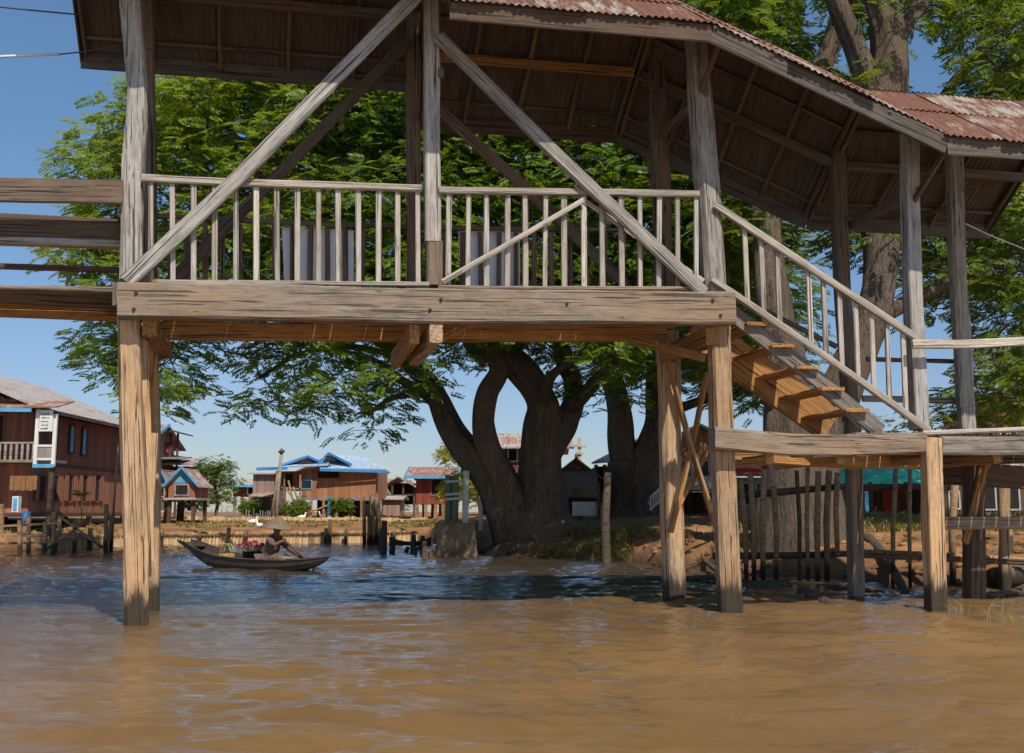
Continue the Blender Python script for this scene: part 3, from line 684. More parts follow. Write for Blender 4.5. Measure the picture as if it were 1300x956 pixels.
def tree(name, base, limbs, pads, label, leafmat, bark, per=34, padr=(1.0, .28), tmpl=None, lscale=1.0, twigs=4, group=None, flute=.5, roots=(), trad=1.0):
    root = empty(name, base, label, 'tree', group)
    mb = MB(); sk = []; sr = []
    for pts, rad in limbs:
        P_, R_ = smooth_path(pts, rad); mb.tube(P_, R_, 30, jit=.22, flute=flute*.45)
        sk += P_; sr += R_
    SKp = [tuple(p) for p in sk]; SR = list(sr)
    order = sorted(pads, key=lambda p: min((Vector(p)-Vector(q)).length for q in SKp[::4]))
    tw = MB()
    for c in order:
        A = np.array(SKp); cv = np.array(tuple(c)); dd = np.linalg.norm(A-cv, axis=1)
        pen = dd+np.where(A[:, 2] > cv[2]+.5, 1.5, 0)+np.where(np.array(SR) > .35, .8, 0)
        i = int(np.argmin(pen)); p0 = Vector(SKp[i]); c = Vector(c); ln = (c-p0).length
        if ln < .15: continue
        r0 = min(SR[i]*.75, .018+.016*ln)*trad; side = Vector((random.gauss(0, 1), random.gauss(0, 1), random.gauss(.3, .6)))*ln*.10
        m1 = p0.lerp(c, .35)+side+Vector((0, 0, ln*.05)); m2 = p0.lerp(c, .7)-side*.5+Vector((0, 0, ln*.06))
        P_, R_ = smooth_path([p0, m1, m2, c], [r0, r0*.8, r0*.6, max(.012, r0*.4)], 3)
        tw.tube(P_, R_, 6, cap=False); SKp += [tuple(p) for p in P_[1:]]; SR += R_[1:]
        for k in range(twigs):
            a = random.uniform(0, 2*PI); e = c+Vector((math.cos(a)*padr[0]*.85, math.sin(a)*padr[0]*.85, random.uniform(-.15, .2)))
            tw.tube([c, c.lerp(e, .5)+Vector((0, 0, .06)), e], [.014, .009, .005], 4, cap=False)
    for pts, rad in roots:
        P_, R_ = smooth_path(pts, rad, 5); mb.tube(P_, R_, 8, jit=.3)
    mb.build('trunk', bark, root, origin=tuple(base)); tw.build('branches', bark, root, origin=tuple(base))
    tmpl = leaflet_template() if tmpl is None else tmpl
    C_, D_ = [], []
    for c in pads:
        n = int(per*random.uniform(.6, 1.25)); a = rng.uniform(0, 2*PI, n); r = np.sqrt(rng.random(n))*padr[0]*random.uniform(.75, 1.2)
        z = rng.normal(0, padr[1], n)*(1.05-r/padr[0]*.5)+.15-.25*(r/padr[0])**2
        C_.append(np.stack([c[0]+np.cos(a)*r, c[1]+np.sin(a)*r, c[2]+z], 1)); a2 = a+rng.normal(0, .7, n)
        D_.append(np.stack([np.cos(a2), np.sin(a2), np.zeros(n)], 1))
    C_ = np.concatenate(C_); D_ = np.concatenate(D_)
    V = sprays(C_, D_, tmpl, rng.uniform(.75, 1.25, len(C_))*lscale)
    quads_obj('crown', V, leafmat, root, tuple(base))
    return root
def fill(poly, n, Y0, dY, mind=.9, tries=60, top=None):
    """crown positions: spread through a volume around depth Y0 whose outline is the crown's own outline"""
    out = []; us = [p[0] for p in poly]; vs = [p[1] for p in poly]; k = 0
    while len(out) < n and k < n*tries:
        k += 1; u = random.uniform(min(us), max(us)); v = random.uniform(min(vs), max(vs))
        if not inpoly(u, v, poly): continue
        p = at(u, v, Y0+random.uniform(-1, 1)*dY)
        if all((p-q).length_squared > mind*mind for q in out): out.append(p)
    return out
Dm = 28.5
def pm(u, v, o=0.0): return at(u, v, Dm+o)
def rp(r): return r/ (F/Dm)
limbs = []
def limb(uvo, rr): limbs.append(([pm(*q) for q in uvo], [rp(r) for r in rr]))
limb([(668, 714, 0), (662, 690, 0), (650, 660, 0), (628, 622, 0), (604, 585, 0), (580, 555, .2), (566, 530, .4), (552, 500, .5), (535, 476, .8), (505, 452, 1), (470, 425, 1.4), (400, 400, 2), (320, 370, 2)], [34, 31, 25, 20, 17.5, 16, 15, 13, 11, 9, 7, 5, 3])
limb([(672, 714, 0), (664, 685, 0), (653, 650, 0), (637, 605, -.2), (622, 570, -.4), (614, 535, -.6), (619, 500, -.8), (634, 470, -.8), (622, 440, -.8), (596, 410, -1), (545, 330, -1.5), (500, 240, -2), (450, 150, -2)], [34, 29, 22, 18, 15, 13.5, 13, 13, 13, 13, 11, 8, 5])
limb([(688, 718, -.2), (690, 692, 0), (690, 662, 0), (688, 620, 0), (686, 585, 0), (686, 552, 0), (690, 520, 0), (680, 494, -.2), (660, 468, -.4), (634, 446, -.6), (612, 415, -.8), (600, 330, -1), (590, 240, -.5), (570, 120, 0), (560, 0, .5)], [46, 38, 31, 26, 22, 20, 20, 19, 17.5, 17, 16, 14, 12, 9, 6])
limb([(689, 592, .2), (702, 560, .2), (718, 535, .5), (729, 508, .7), (726, 480, .8), (714, 450, .8), (712, 400, 1.2), (735, 300, 1.5), (790, 180, 1.5), (830, 60, 1.5), (850, -60, 2)], [15, 16, 16, 15, 13, 12, 12, 11, 9, 7, 5])
limb([(722, 520, .6), (742, 500, -.4), (762, 478, -1.2), (790, 455, -2.2), (830, 420, -3)], [10, 9, 7, 5, 3])
limb([(688, 530, .2), (694, 490, -1), (708, 470, -1.6), (740, 452, -2), (780, 434, -2.4)], [9, 7, 5, 4, 3])
limb([(640, 470, -.5), (655, 440, .5), (690, 400, 1.5), (720, 300, 2.5), (700, 150, 3), (680, 0, 3.5)], [9, 10, 10, 9, 7, 5])
limb([(560, 520, .4), (540, 500, 1), (505, 480, 1.5), (470, 455, 2), (430, 445, 2)], [8, 7, 5, 4, 2.5])
limb([(618, 460, -.8), (600, 440, -.8), (586, 415, .2), (560, 360, 1), (470, 260, 1.5), (360, 220, 2), (240, 200, 2)], [9, 9, 8, 8, 7, 5, 3])
limb([(540, 480, .8), (520, 500, 0), (500, 505, -.5), (480, 515, -1)], [5, 4, 3, 2])
limb([(505, 452, 1), (440, 440, 0), (380, 450, -.5), (330, 480, -1)], [5, 4, 3, 2])
limb([(690, 690, -.4), (714, 672, -.5), (740, 688, -.4), (775, 706, -.2)], [30, 22, 13, 4])
limb([(690, 700, -.3), (712, 705, -.4), (735, 712, -.4)], [26, 14, 5])
limb([(660, 700, -.3), (640, 702, -.4), (615, 709, -.4)], [22, 12, 5])
polyM = [(230, 92), (205, 110), (135, 160), (100, 205), (150, 232), (140, 270), (90, 320), (118, 350), (158, 385), (122, 432), (140, 465), (196, 505), (215, 520), (245, 470), (310, 420), (330, 440), (345, 490), (325, 515), (380, 505), (440, 460), (410, 500), (450, 530), (470, 540), (500, 520), (560, 470), (640, 430), (720, 440), (760, 470), (830, 480), (880, 470), (960, 430), (980, -30), (420, -30), (300, 20)]
LOW = 412
padsM = fill([(min(u, 580), v) for u, v in polyM], 470, Dm-3.8, 1.7, .54)+fill([(max(u, 560), v) for u, v in polyM], 500, Dm-2.4, 2.6, .57)
padsM = [p for p in padsM if (math.atan2(p.z-CH, p.y) > math.atan2(at(0, LOW, p.y).z-CH, p.y)) or random.random() < .42]
print('pads', len(padsM))
for u, v in ((316, 516), (345, 500), (372, 478), (404, 520), (424, 512), (330, 455), (470, 546), (488, 520), (508, 500), (196, 520), (208, 494), (120, 430), (135, 462), (700, 452), (736, 492), (770, 502)): padsM.append(pm(u, v, random.uniform(-1, 1)))
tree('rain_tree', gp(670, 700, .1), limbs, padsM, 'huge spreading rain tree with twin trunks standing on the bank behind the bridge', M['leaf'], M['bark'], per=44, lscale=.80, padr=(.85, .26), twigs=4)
# second tree, further back
limbs = []; Dm = 37.0
limb([(800, 662, 0), (800, 640, 0), (801, 600, 0), (800, 585, 0)], [44, 34, 29, 27])
limb([(797, 600, 0), (789, 560, 0), (786, 520, 0), (780, 490, 0), (770, 440, 0), (750, 350, .5), (720, 260, 1)], [20, 15, 14, 14, 12, 9, 6])
limb([(806, 600, 0), (820, 575, 0), (832, 540, 0), (832, 495, 0), (840, 430, 0), (870, 330, .5)], [20, 17, 14, 12, 11, 7])
limb([(832, 540, 0), (860, 520, -.5), (920, 500, -1), (980, 490, -1)], [7, 6, 4, 2.5])
polyS = [(740, 300), (720, 420), (745, 460), (800, 475), (860, 480), (930, 515), (1000, 500), (1010, 300)]
padsS = fill(polyS, 200, Dm, 3.5, .8)
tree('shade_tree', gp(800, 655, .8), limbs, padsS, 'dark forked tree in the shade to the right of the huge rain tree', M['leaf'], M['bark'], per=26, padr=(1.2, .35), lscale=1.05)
# third tree on the right, near
limbs = []; Dm = 20.2
limb([(1010, 755, 0), (1008, 730, 0), (1006, 690, 0), (1004, 640, 0), (1002, 590, 0), (1000, 540, 0), (998, 480, .2), (990, 420, .3)], [72, 62, 50, 42, 37, 33, 29, 25])
limb([(1035, 750, .2), (1032, 700, .2), (1030, 650, .2), (1034, 600, .2), (1048, 545, .2), (1075, 480, .3), (1105, 410, .5), (1118, 340, .8), (1118, 250, 1), (1122, 160, 1), (1128, 80, 1), (1122, 20, 1), (1100, -60, 1)], [60, 50, 40, 32, 28, 24, 22, 23, 26, 25, 26, 23, 21])
limb([(990, 430, .3), (978, 340, .5), (975, 260, .8), (990, 180, 1.2), (1030, 110, 1.4), (1062, 40, 1.5), (1080, -50, 1.5)], [25, 21, 19, 17, 15, 12, 9])
limb([(1118, 200, 1), (1105, 120, .8), (1085, 60, .8), (1060, 0, .5), (1040, -60, .5)], [18, 17, 15, 13, 10])
limb([(1128, 60, 1), (1150, 30, 1.2), (1180, -10, 1.5), (1220, -60, 2)], [16, 13, 12, 9])
limb([(1120, 250, 1), (1170, 190, 1.5), (1200, 120, 2), (1250, 60, 2.5), (1330, 0, 3)], [12, 9, 7, 6, 4])
limb([(1118, 320, .8), (1180, 230, 2), (1240, 140, 2.5), (1290, 70, 3), (1330, 30, 3)], [13, 11, 11, 10, 8])
limb([(1105, 410, .5), (1160, 380, 1), (1230, 350, 1.5), (1310, 340, 2)], [12, 8, 6, 4])
limb([(1000, 520, 0), (960, 490, -.6), (930, 470, -1)], [8, 5, 3])
roots3 = []
for (pts, r) in (([(1040, 700), (1070, 705), (1110, 712), (1150, 728)], 22), ([(1000, 722), (960, 722), (930, 716), (890, 706)], 14), ([(1020, 730), (1050, 738), (1085, 742)], 14), ([(985, 700), (950, 700), (900, 690), (860, 682), (810, 680)], 10), ([(1060, 670), (1100, 690), (1140, 705), (1180, 715)], 16)):
    pp = []
    for i, (u, v) in enumerate(pts):
        q = gp(u, v, .25); q.z = max(gh(q.x, q.y), .0)-.02; pp.append(q)
    roots3.append((pp, [r/115*(1-.75*i/(len(pp)-1)) for i in range(len(pp))]))
polyR = [(905, -150), (940, 60), (920, 200), (925, 330), (985, 300), (1040, 250), (1075, 330), (1160, 330), (1180, 420), (1170, 440), (1170, 560), (1230, 545), (1300, 545), (1420, 530), (1420, -150)]
padsR = [p for p in fill(polyR, 620, 25.0, 4.5, .66)]
def sky_hole(p):
    for (hu, hv, hr) in ((1170, 80, 46), (1060, 60, 26), (1190, 110, 30), (980, 20, 20), (1190, 480, 26), (1215, 440, 20), (1160, 140, 26)):
        c = at(hu, hv, p.y)
        if math.hypot(p.x-c.x, p.z-c.z) < (hr+26)/(F/p.y): return True
    return False
padsR = [p for p in padsR if not sky_hole(p)]
tree('riverside_tree', gp(1015, 742, 0), limbs, padsR, 'tall forked tree with flared roots rising behind the stair and roof', M['leaf_b'], M['bark_pale'], per=40, padr=(.8, .28), roots=roots3, lscale=.75, twigs=2)
# small trees on the far bank
def bushy(name, u, v0, Y, r, hgt, label, mat, n=26, trunk=.09, group=None):
    b = at(u, 655, Y); b.z = gh(b.x, b.y); pads = []
    for _ in range(n):
        a = random.uniform(0, 2*PI); f = random.random(); rr = r*math.sqrt(random.random())*(1.05-.5*abs(f-.45)*1.6)
        pads.append(b+Vector((math.cos(a)*rr, math.sin(a)*rr, hgt*(.28+.68*f))))
    lim = [([b, b+Vector((.1, 0, hgt*.3)), b+Vector((-.1, .1, hgt*.6)), b+Vector((.1, 0, hgt*.85))], [trunk, trunk*.8, trunk*.5, trunk*.25])]
    return tree(name, b, lim, pads, label, mat, M['bark'], per=34, padr=(r*.38, r*.2), lscale=.55, twigs=2, flute=0, group=group)
bushy('small_tree', 273, 590, 52, 1.0, 2.5, 'bright green bushy tree between the small huts and the far houses', M['leaf_b'], 34)
bushy('small_tree', 243, 640, 50, .5, 1.3, 'low reddish green bush left of the bright green bushy tree', M['leaf_far'], 14, .04)
bushy('small_tree', 590, 575, 44, 1.1, 2.7, 'yellow flowering tree behind the green sign frame', M['leaf_y'], 34)
bushy('small_tree', 612, 600, 47, .9, 1.7, 'low green tree filling the gap under the leaning trunk', M['leaf_b'], 24)
for u, Y, r, h_, lab in ((510, 75, 1.6, 2.0, 'rounded far tree behind the open shed'), (1090, 60, 2.4, 5.2, 'far tree standing behind the green tarpaulin'), (905, 66, 2.5, 3.6, 'far tree behind the cream house'), (1290, 48, 1.6, 3.3, 'far tree beside the red roofed house at the right edge')):
    bushy('far_tree', u, 600, Y, r, h_, lab, M['leaf_far'], 30)
# leafy shrubs under the blue house
for u, Y, lab in ((372, 51, 'yellow green shrub beneath the left side of the blue roofed house'), (432, 51, 'yellow green shrub beneath the right side of the blue roofed house'), (323, 55, 'small shrub in front of the brown shed')):
    bushy('shrub', u, 640, Y, .55, .75, lab, M['leaf_b'], 12, .03)

exec_marker = 1
# ------------------------------------------------------------ FAR BANK BUILDINGS
def win(root, x0, x1, z0, z1, y, frame='white', pane='gap', axis='x', fw_=.05, name='window'):
    """window in a wall facing -y (axis x) or facing +x (axis y, then y is the wall's x)"""
    f = MB(); p = MB()
    def bx(m, a0, a1, c0, c1, d0, d1):
        if axis == 'x': m.box(a0, a1, y-d1, y-d0, c0, c1)
        else: m.box(y+d0, y+d1, a0, a1, c0, c1)
    for q in ((x0-fw_, x0, z0-fw_, z1+fw_), (x1, x1+fw_, z0-fw_, z1+fw_), (x0, x1, z0-fw_, z0), (x0, x1, z1, z1+fw_)): bx(f, q[0], q[1], q[2], q[3], -.01, .035)
    bx(p, x0, x1, z0, z1, -.02, .012)
    w = f.build(name, M[frame], root); p.build('pane', M[pane], w); return w
def stilts(root, xs, ys, z0, z1, mat='stake', r=.07):
    for x in xs:
        for y in ys: MB().bar((x, y, z0-.3), (x+random.uniform(-.04, .04), y, z1), r*2).build('stilt', M[mat], root)
def gable(root, x0, x1, y0, y1, ze, zr, axis, mat, oh=.35, name='roof', th=.05, trim=None):
    m = MB()
    if axis == 'y':       # ridge runs along y
        xm = (x0+x1)/2; k = (zr-ze)/(xm-x0); a, b = x0-oh, x1+oh; zo = ze-k*oh
        m.slab([(a, y0-oh, zo), (xm, y0-oh, zr), (xm, y1+oh, zr), (a, y1+oh, zo)][::-1], th); m.slab([(xm, y0-oh, zr), (b, y0-oh, zo), (b, y1+oh, zo), (xm, y1+oh, zr)][::-1], th)
        r = m.build(name, M[mat], root)
        g = MB(); g.slab([(x0+.01, y0+.03, ze-.02), (x1-.01, y0+.03, ze-.02), (xm, y0+.03, zr-.05)], .04)
        if trim:
            t = MB(); t.bar((a, y0-oh-.02, zo+.02), (xm, y0-oh-.02, zr+.02), .03, .075); t.bar((b, y0-oh-.02, zo+.02), (xm, y0-oh-.02, zr+.02), .03, .075); t.build('roof_trim', M[trim], r)
        return r, g
    ym = (y0+y1)/2; k = (zr-ze)/(ym-y0); a, b = y0-oh, y1+oh; zo = ze-k*oh
    m.slab([(x0-oh, a, zo), (x1+oh, a, zo), (x1+oh, ym, zr), (x0-oh, ym, zr)], th); m.slab([(x0-oh, ym, zr), (x1+oh, ym, zr), (x1+oh, b, zo), (x0-oh, b, zo)], th)
    r = m.build(name, M[mat], root)
    g = MB(); g.slab([(x0+.03, y0, ze-.02), (x0+.03, ym, zr-.05), (x0+.03, y1, ze-.02)], .04); g.slab([(x1-.03, y0, ze-.02), (x1-.03, y1, ze-.02), (x1-.03, ym, zr-.05)], .04)
    if trim:
        t = MB(); t.bar((x0-oh, a-.03, zo+.02), (x1+oh, a-.03, zo+.02), .05, .13)
        for xx in (x0-oh-.03, x1+oh+.03): t.bar((xx, a, zo+.03), (xx, ym, zr+.03), .05, .12)
        t.build('roof_trim', M[trim], r)
    return r, g

# -- large dark red house at the left
Yn, Yf = 33.6, 42.4; xe = X(67, Yn); zg = gh(xe-2, Yn+1)
h1 = empty('stilt_house', (xe-3, (Yn+Yf)/2, zg), 'two storey dark red plank house with grey and rust tin roof', 'house')
xe2 = X(140, Yf); xw = xe-7
z_b, z_m, z_e = Z(651, 36), Z(588, Yn), Z(522, Yn)
xa = (xe+xe2)/2
MB().box(xw, xa, Yn, Yf, z_b, z_m).build('lower_wall', M['w_brown2'], h1)
MB().box(xw, xa-.02, Yn+.02, Yf-.02, z_m, z_e).build('upper_wall', M['w_brown'], h1)
MB().box(xw, xa+.03, Yn-.02, Yf+.02, z_m-.03, z_m+.04).build('floor_band', M['w_dark'], h1)
MB().box(xw, xa+.04, Yn-.03, Yf+.03, z_b-.12, z_b).build('floor_beam', M['dark'], h1)
yy = lambda u, v=600: next((y for y in np.arange(Yn-3, Yf+6, .05) if X(u, y, v) >= xa-.02 and True), Yf) if False else None
def wall_y(u): # depth at which the wall plane x = xa is seen at column u
    k = X(u, 100)/100.0; return xa/k
for (u0, u1, v0, v1) in ((85, 90, 541, 574), (101, 106, 545, 577)):
    ya, yb = wall_y(u0), wall_y(u1); win(h1, ya, yb, Z(v1, (ya+yb)/2), Z(v0, (ya+yb)/2), xa, 'w_dark', 'cyan', 'y', .06, 'shutter_window')
for (u0, u1) in ((49, 55), (67, 72), (86, 91), (104, 109), (120, 125)):
    ya, yb = wall_y(u0), wall_y(u1); ym = (ya+yb)/2
    if ya < Yn+.2: ya = Yn+.3; yb = Yn+.6
    w = win(h1, ya, yb, Z(636, ym), Z(604, ym), xa, 'w_brown', 'gap', 'y', .05)
    MB().box(xa+.03, xa+.06, ya-.34, ya-.07, Z(636, ym), Z(604, ym)).build('shutter', M['w_brown2'], w)
    MB().box(xa+.03, xa+.06, yb+.07, yb+.34, Z(636, ym), Z(604, ym)).build('shutter', M['w_brown2'], w)
zr = Z(487, 40); xr = xa-3.6
rf = MB(); rf.slab([(xa+.55, Yn-.9, z_e-.02), (xa+.55, Yf+.6, z_e-.02), (xr, Yf+.6, zr+.15), (xr, Yn-.9, zr+.15)], .06); rf.slab([(xr, Yn-.9, zr+.15), (xr, Yf+.6, zr+.15), (xw-.6, Yf+.6, z_e), (xw-.6, Yn-.9, z_e)], .06)
rf.build('roof', M['zinc'], h1); MB().bar((xa+.58, Yn-.9, z_e-.03), (xa+.58, Yf+.6, z_e-.03), .04, .10).build('eave_board', M['w_dark'], h1)
MB().slab([(xw, Yf-.05, z_e), (xr, Yf-.05, zr+.05), (xa, Yf-.05, z_e)], .04).build('gable_wall', M['w_brown'], h1)
MB().slab([(xw, Yn+.05, z_e), (xa, Yn+.05, z_e), (xr, Yn+.05, zr+.05)], .04).build('gable_wall', M['w_brown'], h1)
MB().box(xw, xa-.9, Yn-.02, Yn+.0, z_b+.05, z_m-.25).build('doorway', M['gap'], h1)
MB().box(xw, xa-.9, Yn-.03, Yn-.0, z_m+.1, z_e-.15).build('balcony_opening', M['gap'], h1)
# balcony
yb0 = Yn-1.0; bx0, bx1 = xw, X(66, yb0)
MB().box(bx0, bx1, yb0, Yn-.03, z_m-.02, z_m+.06).build('balcony_floor', M['beam'], h1)
bal_ = MB(); zt_ = Z(561, yb0)
bal_.box(bx0, X(42, yb0), yb0, yb0+.05, zt_-.05, zt_)
for i in range(26): x = X(42, yb0)-.05-i*.16; bal_.box(x-.05, x+.02, yb0+.01, yb0+.04, z_m, zt_-.05)
bal_.build('balcony_railing', M['wood'], h1)
fb = MB(); xa0, xa1 = X(43, yb0-.02), X(66, yb0-.02)
for q in ((xa0-.05, xa0+.05, Z(592, yb0), Z(520, yb0)), (xa1-.05, xa1+.05, Z(592, yb0), Z(526, yb0))): fb.box(q[0], q[1], yb0-.08, yb0, q[2], q[3])
for v in (566, 583, 592): fb.box(xa0, xa1, yb0-.07, yb0-.02, Z(v, yb0)-.03, Z(v, yb0)+.03)
fb.build('balcony_frame', M['white'], h1); MB().box(xa0-.05, xa1+.05, yb0-.10, yb0-.085, Z(593, yb0)-.02, Z(590, yb0)+.02).build('frame_trim', M['cyan'], h1)
MB().box(xa0+.05, xa1-.05, yb0-.05, yb0-.03, Z(582, yb0), Z(567, yb0)).build('balcony_lattice', M['w_grey'], h1)
MB().slab([(bx0, yb0-.3, Z(519, yb0)), (xa1+.1, yb0-.3, Z(519, yb0)), (xa1+.1, Yn, Z(511, Yn)), (bx0, Yn, Z(511, Yn))], .04).build('balcony_roof', M['zinc'], h1)
MB().bar((bx0, yb0-.33, Z(518, yb0)), (X(40, yb0), yb0-.33, Z(522, yb0)), .03, .1).build('roof_trim', M['cyan'], h1)
stilts(h1, [xa-.1, xa-2.2, xa-4.4], [Yn+.1, Yn+2.6, Yn+5.2, Yf-.2], zg-.4, z_b)
for x in (bx1-.05, bx1-1.6, bx1-3.2): MB().bar((x, yb0+.05, zg-.4), (x, yb0+.05, z_m), .12).build('balcony_post', M['dark'], h1)
# sign board on the house
sg = empty('sign_board', (X(54, yb0-.12), yb0-.1, Z(534, yb0)), 'white sign with rows of dark handwriting hung at the balcony of the dark red house', 'sign')
MB().box(X(45.5, yb0-.1), X(62.5, yb0-.1), yb0-.14, yb0-.10, Z(548, yb0), Z(521, yb0)).build('board', M['white'], sg)
lt = MB()
for r in range(5):
    x = X(48, yb0)+.02+random.uniform(0, .03); z = Z(526+r*4.6, yb0)
    while x < X(60, yb0)-.02:
        w_ = random.uniform(.012, .035); lt.box(x, x+w_, yb0-.147, yb0-.1405, z-.022, z-.022+random.uniform(.02, .045)); x += w_+random.uniform(.008, .02)
lt.build('lettering', M['black'], sg)
# things at the house
x = X(36, Yn-1.6); b = MB(); b.lathe((x, Yn-1.6, gh(x, Yn-1.6)+.35), [(0.0, 0), (.1, 0), (.11, .03), (.11, .28), (.09, .31), (.0, .32)]); b.build('plastic_barrel', M['blue'], None, 'blue plastic barrel on the porch of the dark red house', 'barrel')
x = X(12, Yn-1.3); b = MB()
for k in range(7): b.box(x+k*.11, x+.1+k*.11, Yn-1.3+.02*math.sin(k*2), Yn-1.27+.02*math.sin(k*2), Z(622+k % 2, Yn-1.3), Z(604, Yn-1.3))
b.build('hanging_cloth', M['clay'], None, 'orange brown cloth hung on the open porch at the far left', 'cloth')
dr = empty('cabinet', (X(20, Yn-1.4), Yn-1.4, Z(650, Yn)), 'pale blue and white glazed cabinet on the porch', 'cabinet')
MB().box(X(16.5, Yn-1.4), X(24.5, Yn-1.4), Yn-1.4, Yn-1.2, Z(650, Yn-1.4), Z(630, Yn-1.4)).build('case', M['white'], dr); MB().box(X(18, Yn-1.4), X(23, Yn-1.4), Yn-1.42, Yn-1.405, Z(648, Yn-1.4), Z(632, Yn-1.4)).build('door_pane', M['cyan'], dr)

# -- grey house behind it
Yg = 45.0; x0, x1 = X(137, Yg), X(176, Yg); z0 = gh(x0, Yg)
h2 = empty('stilt_house', ((x0+x1)/2, Yg+2, z0), 'narrow grey plank house with blue eaves next to the dark red house', 'house')
MB().box(x0, x1, Yg, Yg+4.5, Z(648, Yg), Z(560, Yg)).build('wall', M['w_grey'], h2)
r, g = gable(h2, x0, x1, Yg, Yg+4.5, Z(560, Yg), Z(535, Yg), 'x', 'zinc', .4, trim='cyan'); g.build('gable_wall', M['w_grey'], h2)
win(h2, X(146, Yg), X(151, Yg), Z(628, Yg), Z(597, Yg), Yg, 'w_dark', 'gap')
stilts(h2, [x0+.1, (x0+x1)/2, x1-.1], [Yg+.1, Yg+4.3], z0, Z(648, Yg))

# -- spirit houses and tower behind the left post
def hut(u0, u1, vt, ve, vb, Y, label, mat='w_brown2', roof='zinc', trim='cyan', vs=662, opening=True):
    x0, x1 = X(u0, Y), X(u1, Y); zz = gh((x0+x1)/2, Y); h = empty('small_hut', ((x0+x1)/2, Y+.8, zz), label, 'hut', 'small stilt huts with blue trim')
    MB().box(x0, x1, Y, Y+1.8, Z(vb, Y), Z(ve, Y)).build('wall', M[mat], h)
    r, g = gable(h, x0, x1, Y, Y+1.8, Z(ve, Y), Z(vt, Y), 'y', roof, .18, trim=trim); g.build('gable_wall', M['cyan'], h)
    if opening: win(h, x0+(x1-x0)*.28, x1-(x1-x0)*.28, Z(vb-4, Y), Z(ve+4, Y), Y, 'wood', 'gap')
    MB().box(x0-.1, x1+.1, Y-.25, Y+1.9, Z(vb, Y)-.08, Z(vb, Y)).build('floor', M['wood'], h)
    stilts(h, [x0+.05, x1-.05], [Y, Y+1.7], zz, Z(vb, Y)-.08, 'dark', .06); return h
hut(214, 248, 594, 612, 632, 43, 'small stilt hut with blue gable and open window, nearer the green tree')
hut(196, 213, 596, 612, 634, 43.6, 'narrow plank hut half hidden by the stilt house post')
Yt = 48; xt = X(214, Yt); zt0 = gh(xt, Yt)
tw_ = empty('open_tower', (xt, Yt, zt0), 'rickety open pole tower with a flat roof behind the blue gabled hut', 'tower')
for du in (-13, 0, 9):
    MB().bar((X(214+du, Yt), Yt, zt0), (X(214+du, Yt), Yt, Z(550, Yt)), .08).build('pole', M['dark'], tw_)
MB().slab([(X(198, Yt), Yt-.5, Z(543, Yt)), (X(232, Yt), Yt-.5, Z(552, Yt)), (X(232, Yt), Yt+1.2, Z(552, Yt)), (X(198, Yt), Yt+1.2, Z(543, Yt))], .05).build('top_roof', M['w_dark'], tw_)
MB().slab([(X(196, Yt), Yt-.6, Z(590, Yt)), (X(250, Yt), Yt-.6, Z(592, Yt)), (X(238, Yt), Yt+1.4, Z(582, Yt)), (X(196, Yt), Yt+1.4, Z(576, Yt))], .06).build('lean_to_roof', M['zinc'], tw_)
MB().slab([(X(196, Yt), Yt-.8, Z(584, Yt)), (X(237, Yt), Yt-.8, Z(584, Yt)), (X(237, Yt), Yt+.6, Z(581, Yt)), (X(196, Yt), Yt+.6, Z(581, Yt))], .06).build('platform', M['wood'], tw_)
MB().box(X(198, Yt), X(238, Yt), Yt, Yt+1, Z(620, Yt), Z(592, Yt)).build('wall', M['w_dark'], tw_)
tk = MB(); tk.lathe((X(207, Yt), Yt+.3, Z(576, Yt)), [(.0, 0), (.24, 0), (.26, .1), (.26, .36), (.2, .46), (0, .48)]); tk.build('water_tank', M['redtank'], None, 'red tank on the open pole tower', 'tank')

# -- far houses in the middle left
def block(name, u0, u1, vr, ve, vb, vg, Y, D, label, wall, roof, axis='x', trim=None, oh=.35, wins=(), st=True, frame='white', cat='house', dz=None, nst=4, smat='stake'):
    x0, x1 = X(u0, Y), X(u1, Y); zz = gh((x0+x1)/2, Y); h = empty(name, ((x0+x1)/2, Y+D/2, zz), label, cat)
    MB().box(x0, x1, Y, Y+D, Z(vb, Y), Z(ve, Y)).build('wall', M[wall], h)
    r, g = gable(h, x0, x1, Y, Y+D, Z(ve, Y), Z(vr, Y), axis, roof, oh, trim=trim); g.build('gable_wall', M[wall], h)
    for w in wins: win(h, X(w[0], Y), X(w[1], Y), Z(w[3], Y), Z(w[2], Y), Y, frame, 'gap')
    if st: stilts(h, [x0+.08+(x1-x0-.16)*i/(nst-1) for i in range(nst)], [Y+.08, Y+D-.1], zz, Z(vb, Y), smat, .07)
    return h
block('far_house', 296, 328, 608, 616, 630, 655, 62, 4, 'low house with grey roof and blue porch left of the blue roofed house', 'w_red', 'zinc', trim='cyan', wins=((315, 322, 619, 627),))
hx = block('shed', 321, 348, 600, 602, 655, 656, 56, 3, 'brown plank shed leaning against the blue roofed house', 'w_pink', 'zinc', st=False, oh=.25, cat='shed')
MB().slab([(X(318, 55), 54.6, Z(631, 55)), (X(347, 55), 54.6, Z(631, 55)), (X(347, 55.5), 56, Z(626, 55)), (X(320, 55.5), 56, Z(626, 55))], .05).build('lean_to_roof', M['zinc'], hx)
